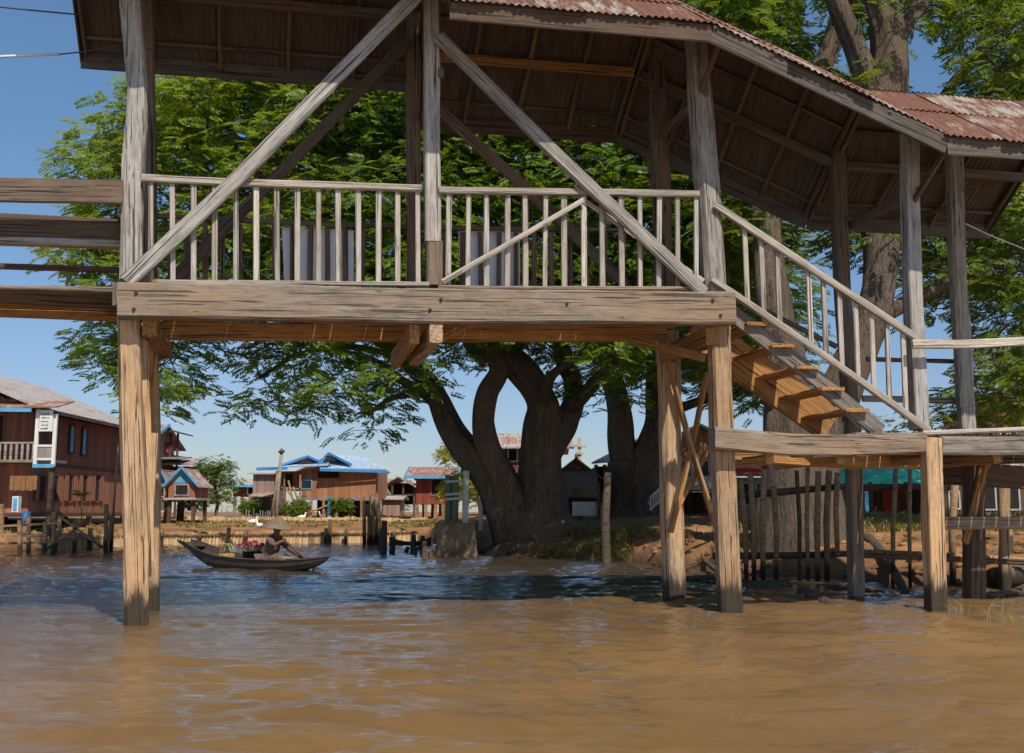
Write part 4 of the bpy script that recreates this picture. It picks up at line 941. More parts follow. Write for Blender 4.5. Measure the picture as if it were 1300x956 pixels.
# blue roofed house
Yb = 53.0
h3 = empty('blue_roof_house', (X(410, Yb), Yb+2, gh(X(410, Yb), Yb)), 'orange plank stilt house with pale blue tin roofs edged bright blue', 'house')
x0, xm_, x1 = X(345, Yb), X(383, Yb), X(477, Yb)
zf, ze = Z(633, Yb), Z(596, Yb)
MB().box(xm_, x1, Yb, Yb+5, zf, ze).build('front_wall', M['w_orange'], h3)
MB().box(x0, xm_, Yb+.8, Yb+5, Z(621, Yb), ze-.05).build('porch_wall', M['w_orange'], h3)
MB().box(xm_-.02, x1+.04, Yb-.03, Yb, zf-.07, zf).build('blue_sill', M['blue'], h3)
win(h3, X(383, Yb), X(395, Yb), Z(620, Yb), Z(610, Yb), Yb, 'cyan', 'gap')
win(h3, X(403, Yb), X(430, Yb), Z(607, Yb), Z(598, Yb), Yb, 'w_orange', 'gap')
win(h3, X(356, Yb), X(366, Yb), Z(618, Yb), Z(602, Yb), Yb+.8, 'w_dark', 'gap', name='door')
rm = MB(); zo = Z(596, Yb)
rm.slab([(X(328, Yb), Yb-.5, Z(596, Yb)), (X(418, Yb), Yb-.5, Z(592, Yb)), (X(410, Yb), Yb+2.4, Z(577, Yb)), (X(358, Yb), Yb+2.4, Z(585, Yb))], .05)
rm.slab([(X(408, Yb), Yb-.55, Z(596, Yb)), (X(490, Yb), Yb-.3, Z(597, Yb)), (X(452, Yb), Yb+2.5, Z(577, Yb)), (X(412, Yb), Yb+2.5, Z(575, Yb))], .05)
rm.slab([(X(410, Yb), Yb+2.5, Z(575, Yb)), (X(452, Yb), Yb+2.5, Z(577, Yb)), (X(480, Yb), Yb+5.5, ze), (X(340, Yb), Yb+5.5, ze)], .05)
rm.build('main_roof', M['bluezinc'], h3)
for (ua, up_, ub, va, vt) in ((357, 388, 420, 592, 579), (405, 415, 447, 590, 575)):
    d = MB(); pk = (X(up_, Yb), Yb+.2, Z(vt, Yb)); a = (X(ua, Yb), Yb-.3, Z(va, Yb)+.02); b = (X(ub, Yb), Yb-.3, Z(va+1, Yb)+.02); back = (X(up_+8, Yb), Yb+2.6, Z(vt+1, Yb))
    d.slab([a, pk, back], -.04); d.slab([pk, b, back], -.04); dd = d.build('dormer_roof', M['bluezinc'], h3)
    t = MB(); t.bar(a, pk, .05, .10); t.bar(pk, b, .05, .10); t.build('roof_trim', M['blue'], dd)
    MB().slab([(pk[0]-.45, Yb-.02, pk[2]-.38), (pk[0]+.45, Yb-.02, pk[2]-.38), (pk[0], Yb+.08, pk[2]-.1)], .02).build('gable_vent', M['gap'], dd)
t = MB(); t.bar((X(328, Yb), Yb-.53, Z(596, Yb)), (X(367, Yb), Yb-.53, Z(595, Yb)), .05, .14); t.bar((X(408, Yb), Yb-.58, Z(597, Yb)), (X(492, Yb), Yb-.35, Z(599, Yb)), .05, .12); t.build('eave_trim', M['blue'], h3)
stilts(h3, [x0+.1, X(362, Yb), xm_, X(395, Yb), X(412, Yb), X(428, Yb), X(445, Yb), X(460, Yb), x1-.1], [Yb, Yb+4.8], gh(x0, Yb), zf, 'stake', .06)
MB().bar((X(419, Yb), Yb-.1, gh(x0, Yb)), (X(419, Yb), Yb-.1, Z(630, Yb)), .13).build('blue_post', M['blue'], h3)
MB().bar((X(396, Yb), Yb-.1, Z(650, Yb)), (X(420, Yb), Yb-.1, Z(640, Yb)), .06).build('stair_rail', M['orange'], h3)
for u in (362, 382): MB().bar((X(u, Yb), Yb-.2, Z(633, Yb)), (X(u, Yb), Yb-.2, Z(600, Yb)), .07).build('porch_post', M['stake'], h3)
MB().bar((X(359, Yb), Yb-.2, Z(619, Yb)), (X(383, Yb), Yb-.2, Z(621, Yb)), .07).build('porch_rail', M['stake'], h3)
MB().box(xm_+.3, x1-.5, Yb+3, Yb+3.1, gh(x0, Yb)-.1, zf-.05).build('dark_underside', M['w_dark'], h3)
# leaning bamboo poles and lamp pole near the blue house
Yp = 45
lp = empty('lamp_pole', (X(353, Yp), Yp, gh(X(353, Yp), Yp)), 'tall leaning pole with a small lamp head in front of the blue roofed house', 'pole')
b = MB(); b.tube([(X(352, Yp), Yp, gh(X(352, Yp), Yp)-.2), (X(353, Yp), Yp, Z(620, Yp)), (X(356, Yp), Yp, Z(575, Yp))], [.09, .08, .06], 8); b.build('pole', M['wood'], lp)
b = MB(); b.lathe((X(356, Yp), Yp, Z(576, Yp)), [(.0, 0), (.10, .02), (.13, .10), (.05, .14), (.04, .2), (0, .21)], 10); b.bar((X(352, Yp), Yp, Z(573, Yp)), (X(360, Yp), Yp, Z(572, Yp)), .05); b.build('lamp_head', M['dark'], lp)
for i, (ua, va, ub, vb, lab) in enumerate(((345, 658, 352, 600, 'bamboo pole leaning left against the lamp pole'), (363, 620, 391, 658, 'bamboo prop slanting down to the right below the porch'), (376, 650, 366, 610, 'short bamboo prop crossing below the porch'), (381, 640, 372, 618, 'smallest bamboo prop under the porch post'))):
    b = MB(); b.tube([at(ua, va, Yb-1), at((ua+ub)/2, (va+vb)/2+1, Yb-1), at(ub, vb, Yb-1)], .045, 6); b.build('bamboo_pole', M['stake'], None, lab, 'pole', 'bamboo poles by the blue roofed house')

# houses right of it
Yh = 60
h4 = empty('open_shed', (X(503, Yh), Yh, gh(X(503, Yh), Yh)), 'dark open sided shed between the blue roofed house and the red house', 'shed')
r, g = gable(h4, X(484, Yh), X(527, Yh), Yh, Yh+4, Z(617, Yh), Z(605, Yh), 'y', 'zinc', .3); 
MB().box(X(487, Yh), X(524, Yh), Yh+2.5, Yh+2.6, Z(640, Yh), Z(612, Yh)).build('back_wall', M['gap'], h4)
for u in (486, 498, 512, 526): MB().bar((X(u, Yh), Yh, gh(X(u, Yh), Yh)-.1), (X(u, Yh), Yh, Z(614, Yh)), .1).build('post', M['dark'], h4)
MB().bar((X(486, Yh), Yh, Z(630, Yh)), (X(526, Yh), Yh, Z(628, Yh)), .1).build('rail', M['dark'], h4)
MB().bar((X(486, Yh), Yh, Z(612, Yh)), (X(497, Yh), Yh, Z(630, Yh)), .08).build('brace', M['w_grey'], h4)
block('plank_shed', 486, 508, 630, 634, 654, 656, 57, 2.5, 'small brown plank shed with pale roof edge in front of the open sided shed', 'w_pink', 'zinc', st=False, oh=.2, cat='shed')
block('red_house', 528, 566, 592, 604, 640, 656, 52, 4, 'dark red plank house on short stilts with a blue edged roof by the yellow tree', 'w_red', 'zinc', trim='cyan', oh=.45, wins=((548, 560, 609, 628),), frame='w_pink')

# poles bundle standing in the water near x 470
for i, (u, vt, vb, Y) in enumerate(((463, 626, 688, 38.5), (468, 640, 690, 38.2), (471, 622, 686, 38.7), (474, 630, 689, 38.3), (478, 625, 686, 38.8), (481, 633, 688, 38.4))):
    b = MB(); p = at(u, vb, Y); p.z = -.3; b.tube([p, at(u+random.uniform(-1, 1), (vt+vb)/2, Y), at(u+random.uniform(-1.5, 1.5), vt, Y)], [.07, .06, .045], 7, jit=.1)
    b.build('mooring_pole', M['stake'], None, ('tallest', 'shortest', 'second tallest', 'fourth', 'fifth', 'last')[i]+' pole of the bundle in the water, counted from the left' if i > 2 else ('outermost left pole of the upright bundle at the far water edge', 'short thick pole second from the left in the bundle at the water edge', 'tall slim pole third from the left in the bundle at the water edge')[i], 'pole', 'upright poles bundled at the far water edge')
# retaining wall along the far bank
rw = empty('retaining_wall', gp(300, 690), 'low retaining wall of upright bamboo slats and rails along the far water edge', 'retaining wall')
pts = [gp(u, v)+Vector((0, -.12, 0)) for u, v in ((60, 699), (110, 696.5), (160, 693.3), (230, 691.5), (300, 690.5), (380, 689.5), (470, 688.3), (530, 686.5))]
for i in range(len(pts)-1):
    a, b = pts[i], pts[i+1]; m = MB(); n_ = int((b-a).length/.11)
    for k in range(n_):
        p = a.lerp(b, (k+.5)/n_); hz = .36+random.uniform(-.05, .04); m.bar(p+Vector((0, random.uniform(-.02, .02), -.4)), p+Vector((random.uniform(-.01, .01), 0, hz)), .095, .03)
    m.build('slat_panel', M['bamboo'], rw)
    MB().bar(a+Vector((0, -.06, .30)), b+Vector((0, -.06, .32)), .05, .06).build('rail', M['stake'], rw)
for i, (u, v, h_) in enumerate(((72, 698.5, .55), (118, 696.3, .6), (136, 695.5, .8), (207, 692, .5), (255, 691.3, .45), (290, 690.8, .55), (313, 690.6, .5), (414, 689.3, .5), (420, 689.2, .8), (440, 689, .5), (500, 687.6, .5))):
    p = gp(u, v)+Vector((0, -.2, 0)); MB().bar(p-Vector((0, 0, .3)), p+Vector((random.uniform(-.05, .05), 0, h_)), .11).build('wall_post', M['stake'], rw)
# second low wall / fence behind
fc = empty('picket_fence', at(280, 655, 49), 'thin grey picket fence in front of the green tree on the far bank', 'fence')
m = MB()
for i in range(60):
    x = X(245, 49)+i*.052*1.0*2.0
    if x > X(345, 49): break
    m.bar((x, 49, .5), (x+random.uniform(-.03, .03), 49, 1.05+random.uniform(-.1, .15)), .03)
m.build('pickets', M['w_grey'], fc); MB().bar((X(245, 49), 49, .85), (X(345, 49), 49, .85), .03).build('fence_rail', M['w_grey'], fc)
ed = MB(); a, b = at(240, 661, 47), at(545, 659, 50); n_ = 70
for k in range(n_):
    p = a.lerp(b, k/n_); zz = gh(p.x, p.y); ed.bar((p.x, p.y, zz-.1), (p.x, p.y, zz+random.uniform(.10, .18)), .17, .06)
ed.build('garden_edging', M['bamboo'], None, 'low bamboo edging along the grass below the blue roofed house', 'edging')
# jetty clutter left bottom
jt = empty('fish_fence', at(40, 690, 31), 'rickety fence of stakes and rails in the water before the dark red house', 'fence')
for u, vt, vb in ((3, 640, 700), (26, 660, 704), (37, 655, 702), (57, 662, 700), (68, 650, 702), (75, 655, 698), (95, 662, 700), (135, 640, 700), (141, 655, 698)):
    b = MB(); p = gp(u, vb); p2 = at(u+random.uniform(-1, 1), vt, p.y); b.bar((p.x, p.y, -.2), p2, .09).build('stake', M['stake'], jt)
for (ua, va, ub, vb) in ((0, 668, 75, 664), (0, 690, 70, 688), (75, 655, 130, 695), (55, 700, 100, 668), (0, 678, 60, 682)):
    MB().bar(at(ua, va, 29.5), at(ub, vb, 29.5), .06).build('rail', M['stake'], jt)
b = MB(); b.tube([gp(141, 698)+Vector((0, 0, -.2)), at(146, 620, 32), at(151, 560, 32)], [.05, .04, .025], 6); b.build('bamboo_pole', M['stake'], None, 'tall thin bamboo pole standing before the grey house', 'pole')
# potted tree at left
pt = empty('young_palm', at(106, 662, 33), 'thin young tree in a clay pot before the dark red house', 'tree'); pz = Z(665, 33)
b = MB(); b.lathe((X(106, 33), 33, pz-.1), [(0, 0), (.12, 0), (.17, .2), (.15, .21), (0, .18)], 12); b.build('pot', M['clay'], pt)
b = MB(); b.tube([(X(106, 33), 33, pz), (X(105, 33), 33, Z(640, 33)), (X(103, 33), 33, Z(628, 33))], .015, 5); b.build('stem', M['stake'], pt)
c = np.array(at(103, 627, 33)); n_ = 12; a = np.linspace(0, 2*PI, n_, endpoint=False); quads_obj('leaves', sprays(np.tile(c, (n_, 1)), np.stack([np.cos(a), np.sin(a), .3+0*a], 1), leaflet_template(5, .2, .12, .05), np.ones(n_)), M['weed'], pt, tuple(c))
# ducks
def duck(u, v, rz, label):
    p = gp(u, v, .62); p.z = gh(p.x, p.y); o = empty('duck', p, label, 'duck', 'white ducks resting on the far bank'); R = Matrix.Rotation(rz, 3, 'Z')
    b = MB(); b.tube([p+R@Vector(q) for q in ((-.24, 0, .16), (-.17, 0, .13), (-.05, 0, .12), (.08, 0, .13), (.16, 0, .17), (.18, 0, .24), (.17, 0, .31), (.20, 0, .36), (.25, 0, .36))], [.015, .07, .12, .12, .07, .045, .035, .045, .025], 10); b.build('body', M['feather'], o)
    b = MB(); b.tube([p+R@Vector((.25, 0, .355)), p+R@Vector((.32, 0, .345))], [.02, .008], 6); b.build('beak', M['beak'], o); o.scale = (.78, .78, .72)
for a in ((321, 664.5, .3, 'leftmost white duck on the grass of the far bank'), (330, 665.5, 2.6, 'white duck close beside the leftmost one, facing left'), (371, 662, 2.9, 'white duck just right of the paddler hat on the far bank'), (383, 663, .2, 'small white duck two steps right of the hat'), (409, 662, 3.0, 'white duck left of the blue post, by the tall stake'), (424, 661, .1, 'rightmost white duck, below the blue post')): duck(*a)

# ------------------------------------------------------------ right background
Yq = 40
h5 = block('thatched_hut', 704, 758, 581, 602, 622, 655, 36, 3.2, 'brown hut with a drooping thatch awning right of the rain tree trunk', 'w_brown', 'thatch', axis='y', oh=.3, st=True, nst=4, smat='dark', cat='hut')
aw = MB(); aw.slab([(X(700, 35), 34.3, Z(626, 35)), (X(759, 35), 34.3, Z(624, 35)), (X(756, 36), 35.98, Z(600, 36)), (X(704, 36), 35.98, Z(600, 36))], .12)
for i in range(60):
    x = X(700, 35)+(X(759, 35)-X(700, 35))*i/60; aw.bar((x, 34.28, Z(626, 35)+.05), (x+random.uniform(-.03, .03), 34.25, Z(626, 35)-random.uniform(.05, .17)), .05, .03)
aw.build('thatch_awning', M['thatch'], h5)
MB().box(X(706, 36), X(756, 36), 35.94, 35.97, Z(650, 36), Z(623, 36)).build('dark_opening', M['gap'], h5)
wf = empty('white_fence', at(740, 650, 33.5), 'white lattice fence panel in front of the thatched hut', 'fence'); m = MB()
for i in range(22): x = X(727, 33.5)+i*(X(763, 33.5)-X(727, 33.5))/22; m.bar((x, 33.5, Z(655, 33.5)), (x, 33.5, Z(637, 33.5)), .03)
for i in range(5): m.bar((X(727, 33.5), 33.48, Z(640+i*2.6, 33.5)), (X(763, 33.5), 33.48, Z(640+i*2.6, 33.5)), .018)
m.build('lattice', M['white'], wf); MB().bar((X(760, 33.4), 33.4, .5), (X(760, 33.4), 33.4, Z(612, 33.4)), .09).build('post', M['dark'], wf)
MB().box(X(742, 33.5), X(763, 33.5), 33.52, 33.55, Z(656, 33.5), Z(642, 33.5)).build('board_panel', M['w_pale'], wf)
h6 = block('tall_house', 640, 713, 548, 566, 600, 655, 47, 4, 'tall dark house with curved grey roof rising behind the rain tree trunk', 'w_brown', 'zinc', oh=.5, wins=((646, 656, 570, 585),), st=True)
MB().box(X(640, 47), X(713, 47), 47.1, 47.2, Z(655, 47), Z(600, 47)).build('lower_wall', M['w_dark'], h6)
for (u, vt, vb, Y, cross, lab) in ((736, 556, 655, 52, ((566, 8), (575, 5)), 'wooden power pole with two crossarms above the thatched hut'),):
    pp_ = empty('power_pole', (X(u, Y), Y, gh(X(u, Y), Y)), lab, 'power pole')
    MB().bar((X(u, Y), Y, .5), (X(u, Y), Y, Z(vt, Y)), .16).build('pole', M['w_pale'], pp_)
    for v, w_ in cross: MB().bar((X(u-w_, Y), Y-.1, Z(v, Y)), (X(u+w_, Y), Y-.1, Z(v+1, Y)), .1).build('crossarm', M['w_pale'], pp_)
    MB().bar((X(u-4, Y), Y-.12, Z(588, Y)), (X(u-4, Y), Y-.12, Z(577, Y)), .16).build('transformer', M['dark'], pp_)
# white roofed barn with dark post walls
h7 = empty('open_barn', (X(800, 42), 44, gh(X(800, 42), 42)), 'dark timber barn with a pale green edged roof behind the shaded tree', 'barn')
m = MB(); m.slab([(X(750, 42), 41.4, Z(590, 42)), (X(862, 42), 41.4, Z(580, 42)), (X(836, 46), 46, Z(553, 46)), (X(812, 46), 46, Z(558, 46))], .06); m.build('roof', M['zinc'], h7)
m = MB(); m.bar((X(778, 42), 41.35, Z(592, 42)), (X(835, 44), 43, Z(553, 44)), .05, .14); m.build('roof_trim', M['greentrim'], h7)
MB().box(X(757, 42), X(785, 42), 42, 46, Z(653, 42), Z(592, 42)).build('wall', M['w_dark'], h7)
MB().box(X(785, 42), X(862, 42), 42.4, 46, Z(653, 42), Z(588, 42)).build('wall', M['w_pink'], h7)
for u in (757, 768, 778): MB().bar((X(u, 41.9), 41.9, .6), (X(u, 41.9), 41.9, Z(590, 42)), .13).build('post', M['dark'], h7)
# pale house with balcony between the braced posts
Yc = 44; h8 = empty('cream_house', (X(885, Yc), Yc+2, gh(X(885, Yc), Yc)), 'cream painted house with glazed windows and white balcony seen between the braced posts', 'house')
MB().box(X(848, Yc), X(928, Yc), Yc, Yc+4, Z(622, Yc), Z(572, Yc)).build('wall', M['wall_cream'], h8)
MB().box(X(846, Yc), X(930, Yc), Yc-.06, Yc, Z(582, Yc), Z(560, Yc)).build('upper_boards', M['w_orange'], h8)
r, g = gable(h8, X(846, Yc), X(930, Yc), Yc, Yc+4, Z(560, Yc), Z(540, Yc), 'y', 'zinc', .4, trim='greentrim'); g.build('gable_wall', M['w_brown2'], h8)
win(h8, X(890, Yc), X(900, Yc), Z(604, Yc), Z(586, Yc), Yc, 'wood', 'glass'); win(h8, X(866, Yc), X(876, Yc), Z(604, Yc), Z(586, Yc), Yc, 'wood', 'glass')
m = MB(); yb_ = Yc-.9
for i in range(26): x = X(850, yb_)+i*(X(926, yb_)-X(850, yb_))/26; m.bar((x, yb_, Z(621, yb_)), (x, yb_, Z(606, yb_)), .035)
for v in (606, 611, 616, 621): m.bar((X(850, yb_), yb_, Z(v, yb_)), (X(926, yb_), yb_, Z(v, yb_)), .05)
m.build('balcony_railing', M['white'], h8)
MB().box(X(848, Yc), X(928, Yc), yb_, Yc, Z(624, Yc), Z(622, Yc)).build('balcony_floor', M['w_dark'], h8)
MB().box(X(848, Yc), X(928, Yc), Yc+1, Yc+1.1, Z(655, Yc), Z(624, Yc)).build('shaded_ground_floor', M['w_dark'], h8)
stilts(h8, [X(u, Yc) for u in (850, 870, 890, 910, 926)], [yb_+.1], .7, Z(624, Yc), 'dark')
wr = empty('white_stair_rail', at(832, 640, 35), 'white slanting stair railing left of the braced inner post', 'railing'); m = MB()
for i in range(9): u = 826+i*3.4; m.bar(at(u, 646-i*3.2, 35), at(u, 630-i*3.2, 35), .04)
m.bar(at(825, 632, 35), at(856, 603, 35), .05); m.bar(at(825, 648, 35), at(856, 619, 35), .05); m.build('railing', M['white'], wr)
# mat wall + red roof house under the stair
Yr = 37; h9 = empty('mat_walled_house', (X(965, Yr), Yr+1.5, gh(X(965, Yr), Yr)), 'house with woven bamboo mat wall and red tin awning seen below the stair', 'house')
MB().box(X(926, Yr), X(1010, Yr), Yr, Yr+3, Z(600, Yr), Z(578, Yr)).build('mat_wall', M['mat'], h9)
MB().slab([(X(926, Yr), Yr-1, Z(606, Yr)), (X(978, Yr), Yr-1, Z(606, Yr)), (X(972, Yr), Yr-.01, Z(596, Yr)), (X(926, Yr), Yr-.01, Z(596, Yr))], .05).build('awning', M['redcloth'], h9)
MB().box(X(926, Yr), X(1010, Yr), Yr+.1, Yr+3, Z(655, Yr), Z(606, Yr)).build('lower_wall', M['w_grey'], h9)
for u in (945, 962, 985): win(h9, X(u, Yr), X(u+9, Yr), Z(640, Yr), Z(614, Yr), Yr+.1, 'greytrim', 'gap')
# tarp on frame, coloured cloths, fence
Yu = 33; tp = empty('tarpaulin_shelter', (X(1110, Yu), Yu, gh(X(1110, Yu), Yu)), 'turquoise green tarpaulin stretched over a low frame behind the fence', 'shelter')
vs = []; fs = []; nx_, ny_ = 24, 8
for j in range(ny_+1):
    for i in range(nx_+1):
        u = 1046+(1178-1046)*i/nx_; v = 592+(619-592)*j/ny_+(14*max(0, (.25-i/nx_)) if j < 3 else 0); p = at(u, v+1.6*math.sin(i*1.1)*(j/ny_), Yu+1.2-1.2*j/ny_); p.z += .05*math.sin(i*.9+j); vs.append(p)
for j in range(ny_):
    for i in range(nx_): a = j*(nx_+1)+i; fs.append((a, a+1, a+nx_+2, a+nx_+1))
m = MB(); m.add(vs, fs, True); m.build('tarpaulin', M['tarp'], tp)
for u in (1062, 1105, 1150, 1172): MB().bar((X(u, Yu), Yu, .7), (X(u, Yu), Yu, Z(612, Yu)), .09).build('pole', M['dark'], tp)
bl = empty('painted_house', (X(1120, 38), 39, gh(X(1120, 38), 38)), 'low house with faded grey and crimson wall panels behind the turquoise tarpaulin', 'house')
for i, (u0, u1, mt) in enumerate(((1060, 1078, 'w_pink'), (1078, 1092, 'w_grey'), (1092, 1100, 'redcloth'), (1100, 1120, 'w_dark'), (1120, 1134, 'redcloth'), (1134, 1142, 'w_pink'), (1142, 1156, 'redcloth'), (1156, 1185, 'w_grey'))):
    MB().box(X(u0, 38), X(u1, 38)-.02, 38, 38.1, Z(653, 38), Z(608, 38)).build('wall_panel', M[mt], bl)
r, g = gable(bl, X(1056, 38), X(1186, 38), 37.8, 41, Z(608, 38), Z(590, 38), 'x', 'zinc', .4)
for u in (1099, 1161): MB().bar((X(u, 37.5), 37.5, .7), (X(u, 37.5), 37.5, Z(612, 38)), .12).build('porch_post', M['cyan'], bl)
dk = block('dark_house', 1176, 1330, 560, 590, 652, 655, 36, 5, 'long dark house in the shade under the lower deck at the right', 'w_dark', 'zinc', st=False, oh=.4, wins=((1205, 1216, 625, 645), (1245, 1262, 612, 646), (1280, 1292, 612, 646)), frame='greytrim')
rh = block('red_roof_house', 1262, 1340, 498, 540, 600, 655, 50, 6, 'dark house with a red roof showing through leaves above the right deck', 'w_brown', 'redtin', axis='y', oh=.5, wins=((1275, 1282, 548, 575), (1287, 1294, 548, 575)), st=True)

# green frame on plinth
pl = empty('concrete_plinth', gp(580, 704), 'square crumbling mud brown plinth at the tip of the bank', 'plinth')
Yk = 27.6; m = MB(); vs = []; N_ = 9
def plp(u, v, Y): return at(u, v, Y)
x0, x1 = X(556, Yk), X(603, Yk); zt1 = Z(664, Yk)
for j in range(9):
    z = -.3+(zt1+.3)*j/8; e = .08*(1-j/8)
    for (cx_, cy_) in [(x0-e+(x1-x0+2*e)*k/8, Yk-e) for k in range(8)]+[(x1+e, Yk-e+(1.6+2*e)*k/8) for k in range(8)]+[(x1+e-(x1-x0+2*e)*k/8, Yk+1.6+e) for k in range(8)]+[(x0-e, Yk+1.6+e-(1.6+2*e)*k/8) for k in range(8)]:
        q = Vector((cx_, cy_, z)); d = mnoise.noise(q*3)*.03+mnoise.noise(q*9)*.03; vs.append((cx_+d, cy_+d, z+d*.3))
fs = [(j*32+i, j*32+(i+1) % 32, (j+1)*32+(i+1) % 32, (j+1)*32+i) for j in range(8) for i in range(32)]+[tuple(range(8*32, 9*32))]
m.add(vs, fs); m.build('plinth', M['stone'], pl)
MB().bar((X(584, 27.2), 27.2, -.3), (X(580, 27.3), 27.3, Z(682, 27.3)), .09).build('prop', M['dark'], pl)
gf = empty('notice_board', (X(580, Yk+.8), Yk+.8, zt1), 'dark green board in a grey post frame standing on the crumbling plinth', 'sign')
Yf_ = Yk+.7
for u in (568, 578, 590): MB().bar((X(u, Yf_), Yf_, zt1-.05), (X(u, Yf_), Yf_, Z(603, Yf_)), .11).build('board_slat', M['green'], gf)
MB().box(X(568, Yf_), X(582, Yf_), Yf_+.06, Yf_+.09, zt1+.05, Z(604, Yf_)).build('board', M['green'], gf)
for u, w_ in ((591, .14),): MB().bar((X(u, Yf_-.15), Yf_-.15, zt1-.05), (X(u+1, Yf_-.15), Yf_-.15, Z(598, Yf_)), w_).build('post', M['greytrim'], gf)
for v in (612, 628, 634): MB().bar((X(566, Yf_), Yf_-.1, Z(v, Yf_)), (X(593, Yf_), Yf_-.1, Z(v-2, Yf_)), .06).build('crossbar', M['greytrim'], gf)
for u, v, lab, r_ in ((612, 655, 'thin dark prop leaning beside the plinth', .06), (618, 640, 'thin dark stick leaning under the rain tree', .05)):
    b = MB(); p = gp(u, 668, .5); b.tube([p-Vector((0, 0, .2)), at(u-6 if u < 615 else u-8, 625, p.y)], [r_, r_*.7], 6); b.build('prop_stick', M['dark'], None, lab, 'stick')
MB().bar((X(610.5, 31), 31, .4), (X(610.5, 31), 31, Z(634, 31)), .09).build('white_post', M['white'], None, 'short white post on the bank between the plinth and the rain tree', 'post')
# stumps in the water (left of plinth)
stl = [(481, 671, 697, 'slim left stump standing alone at the start of the row of old stumps', .045), (487, 661, 702, 'tallest dark stump of the row in the water', .09), (497.5, 682, 702, 'medium leaning stump right of the tallest', .075), (516, 694, 701, 'tiny square stump in the middle of the row', .06), (524, 679, 702, 'tall leaning stump in the middle of the row', .08), (526, 694, 705, 'short brown stump in front of the tall leaning one', .06), (531.5, 692, 698, 'tiniest stump of the row, barely above water', .045), (537, 680, 702, 'upright stump behind the nearest stump', .07), (539, 687, 710, 'nearest thick stump of the row', .075), (548, 698, 709, 'short slanted stump next to the plinth', .09)]
for u, vt, vb, lab, r_ in stl:
    p = gp(u, vb); q = at(u+random.uniform(-1, 2.5), vt, p.y); b = MB(); b.tube([p-Vector((0, 0, .3)), p, p.lerp(q, .6), q], [r_, r_, r_*.95, r_*.7], 9, jit=.35)
    b.build('stump', M['stump'], None, lab, 'stump', 'old stumps standing in the water')
# moored dugout behind stumps
b = MB(); vs = []; P0, P1 = gp(494, 689, .06), gp(547, 688, .10)
for i in range(13):
    f = i/12; c = P0.lerp(P1, f); hw = .04+.20*math.sin(PI*min(1, f*1.02))**.6; zg_ = .10+.16*(2*f-1)**2
    for (o, z) in ((-hw, zg_), (-hw*.6, .0), (0, -.04), (hw*.6, 0), (hw, zg_), (hw*.8, zg_-.02), (hw*.5, .06), (0, .03), (-hw*.5, .06), (-hw*.8, zg_-.02)): vs.append((c.x, c.y+o, z))
fs = [(i*10+j, i*10+(j+1) % 10, (i+1)*10+(j+1) % 10, (i+1)*10+j) for i in range(12) for j in range(10)]+[tuple(range(10)), tuple(range(120, 130))]
b.add(vs, fs, True); b.build('moored_canoe', M['boatwood'], None, 'small empty dark canoe moored behind the old stumps', 'boat')
# lone post in front of the bank
b = MB(); p = gp(770, 716); b.tube([p-Vector((0, 0, .3)), p, at(768, 660, p.y), at(772, 600, p.y)], [.10, .10, .09, .07], 9, jit=.2); b.build('lone_post', M['stump'], None, 'dark slim post standing in the water before the shaded bank', 'post')

# ------------------------------------------------------------ near fence on the right
Yn_ = 17.6; nf = empty('rail_fence', gp(1010, 738), 'rough picket fence of thin poles on two rails along the bank behind the stair', 'fence')
def nfp(u, v): return at(u, v, Yn_-(u-900)*.004)
def npole(uv, r, name='picket', mat='stake', sh=0.0):
    b = MB(); b.tube([nfp(u, v)+Vector((0, sh, 0)) for u, v in uv], [r]*(len(uv)-1)+[r*.8], 8, jit=.25); b.build(name, M[mat], nf)
npole([(905, 632), (990, 625), (1077, 617)], .055, 'rail', 'dark'); npole([(1077, 620), (1180, 617)], .055, 'rail', 'dark')
npole([(905, 706), (1000, 705), (1077, 703)], .05, 'rail', 'dark'); npole([(1077, 702), (1180, 706), (1310, 712)], .06, 'rail', 'stake')
for u, vt, vb in ((912, 600, 735), (930, 610, 735), (945, 597, 735), (955, 600, 736), (966, 598, 736), (983, 612, 736), (1012, 585, 737), (1023, 585, 737), (1035, 590, 738), (1047, 585, 738), (1060, 590, 705), (1130, 590, 748), (1152, 588, 748), (1206, 600, 742)):
    npole([(u-1+random.uniform(-6, 6), vt+random.uniform(-4, 14)), (u+random.uniform(-1, 1), (vt+vb)/2), (u+1, vb)], random.uniform(.026, .055), 'picket', 'dark' if random.random() < .2 else 'stake', -.09)
# log, sticks
def lay(name, uvz, r, mat, label, cat):
    b = MB(); b.tube([gp(u, v, z) for u, v, z in uvz], r, 9, jit=.2); b.build(name, M[mat], None, label, cat)
lay('cut_log', [(1262, 734, .15), (1290, 732, .16), (1340, 730, .16)], [.15, .16, .15], 'stake', 'pale cut log lying on the mud at the right edge', 'log')
lay('floating_branch', [(800, 737, .02), (860, 734, .05), (930, 735, .05), (985, 742, .02)], [.02, .035, .03, .015], 'stump', 'thin dark branch floating between the inner post and the tall right post', 'branch')
lay('floating_stick', [(1038, 744, .02), (1080, 746, .04), (1122, 752, .01)], [.03, .04, .02], 'dark', 'dark stick floating below the picket fence', 'stick')
lay('floating_stick', [(1246, 757, .02), (1290, 752, .05), (1340, 748, .05)], [.03, .05, .05], 'stump', 'dark stick lying in the shallows at the right edge', 'stick')
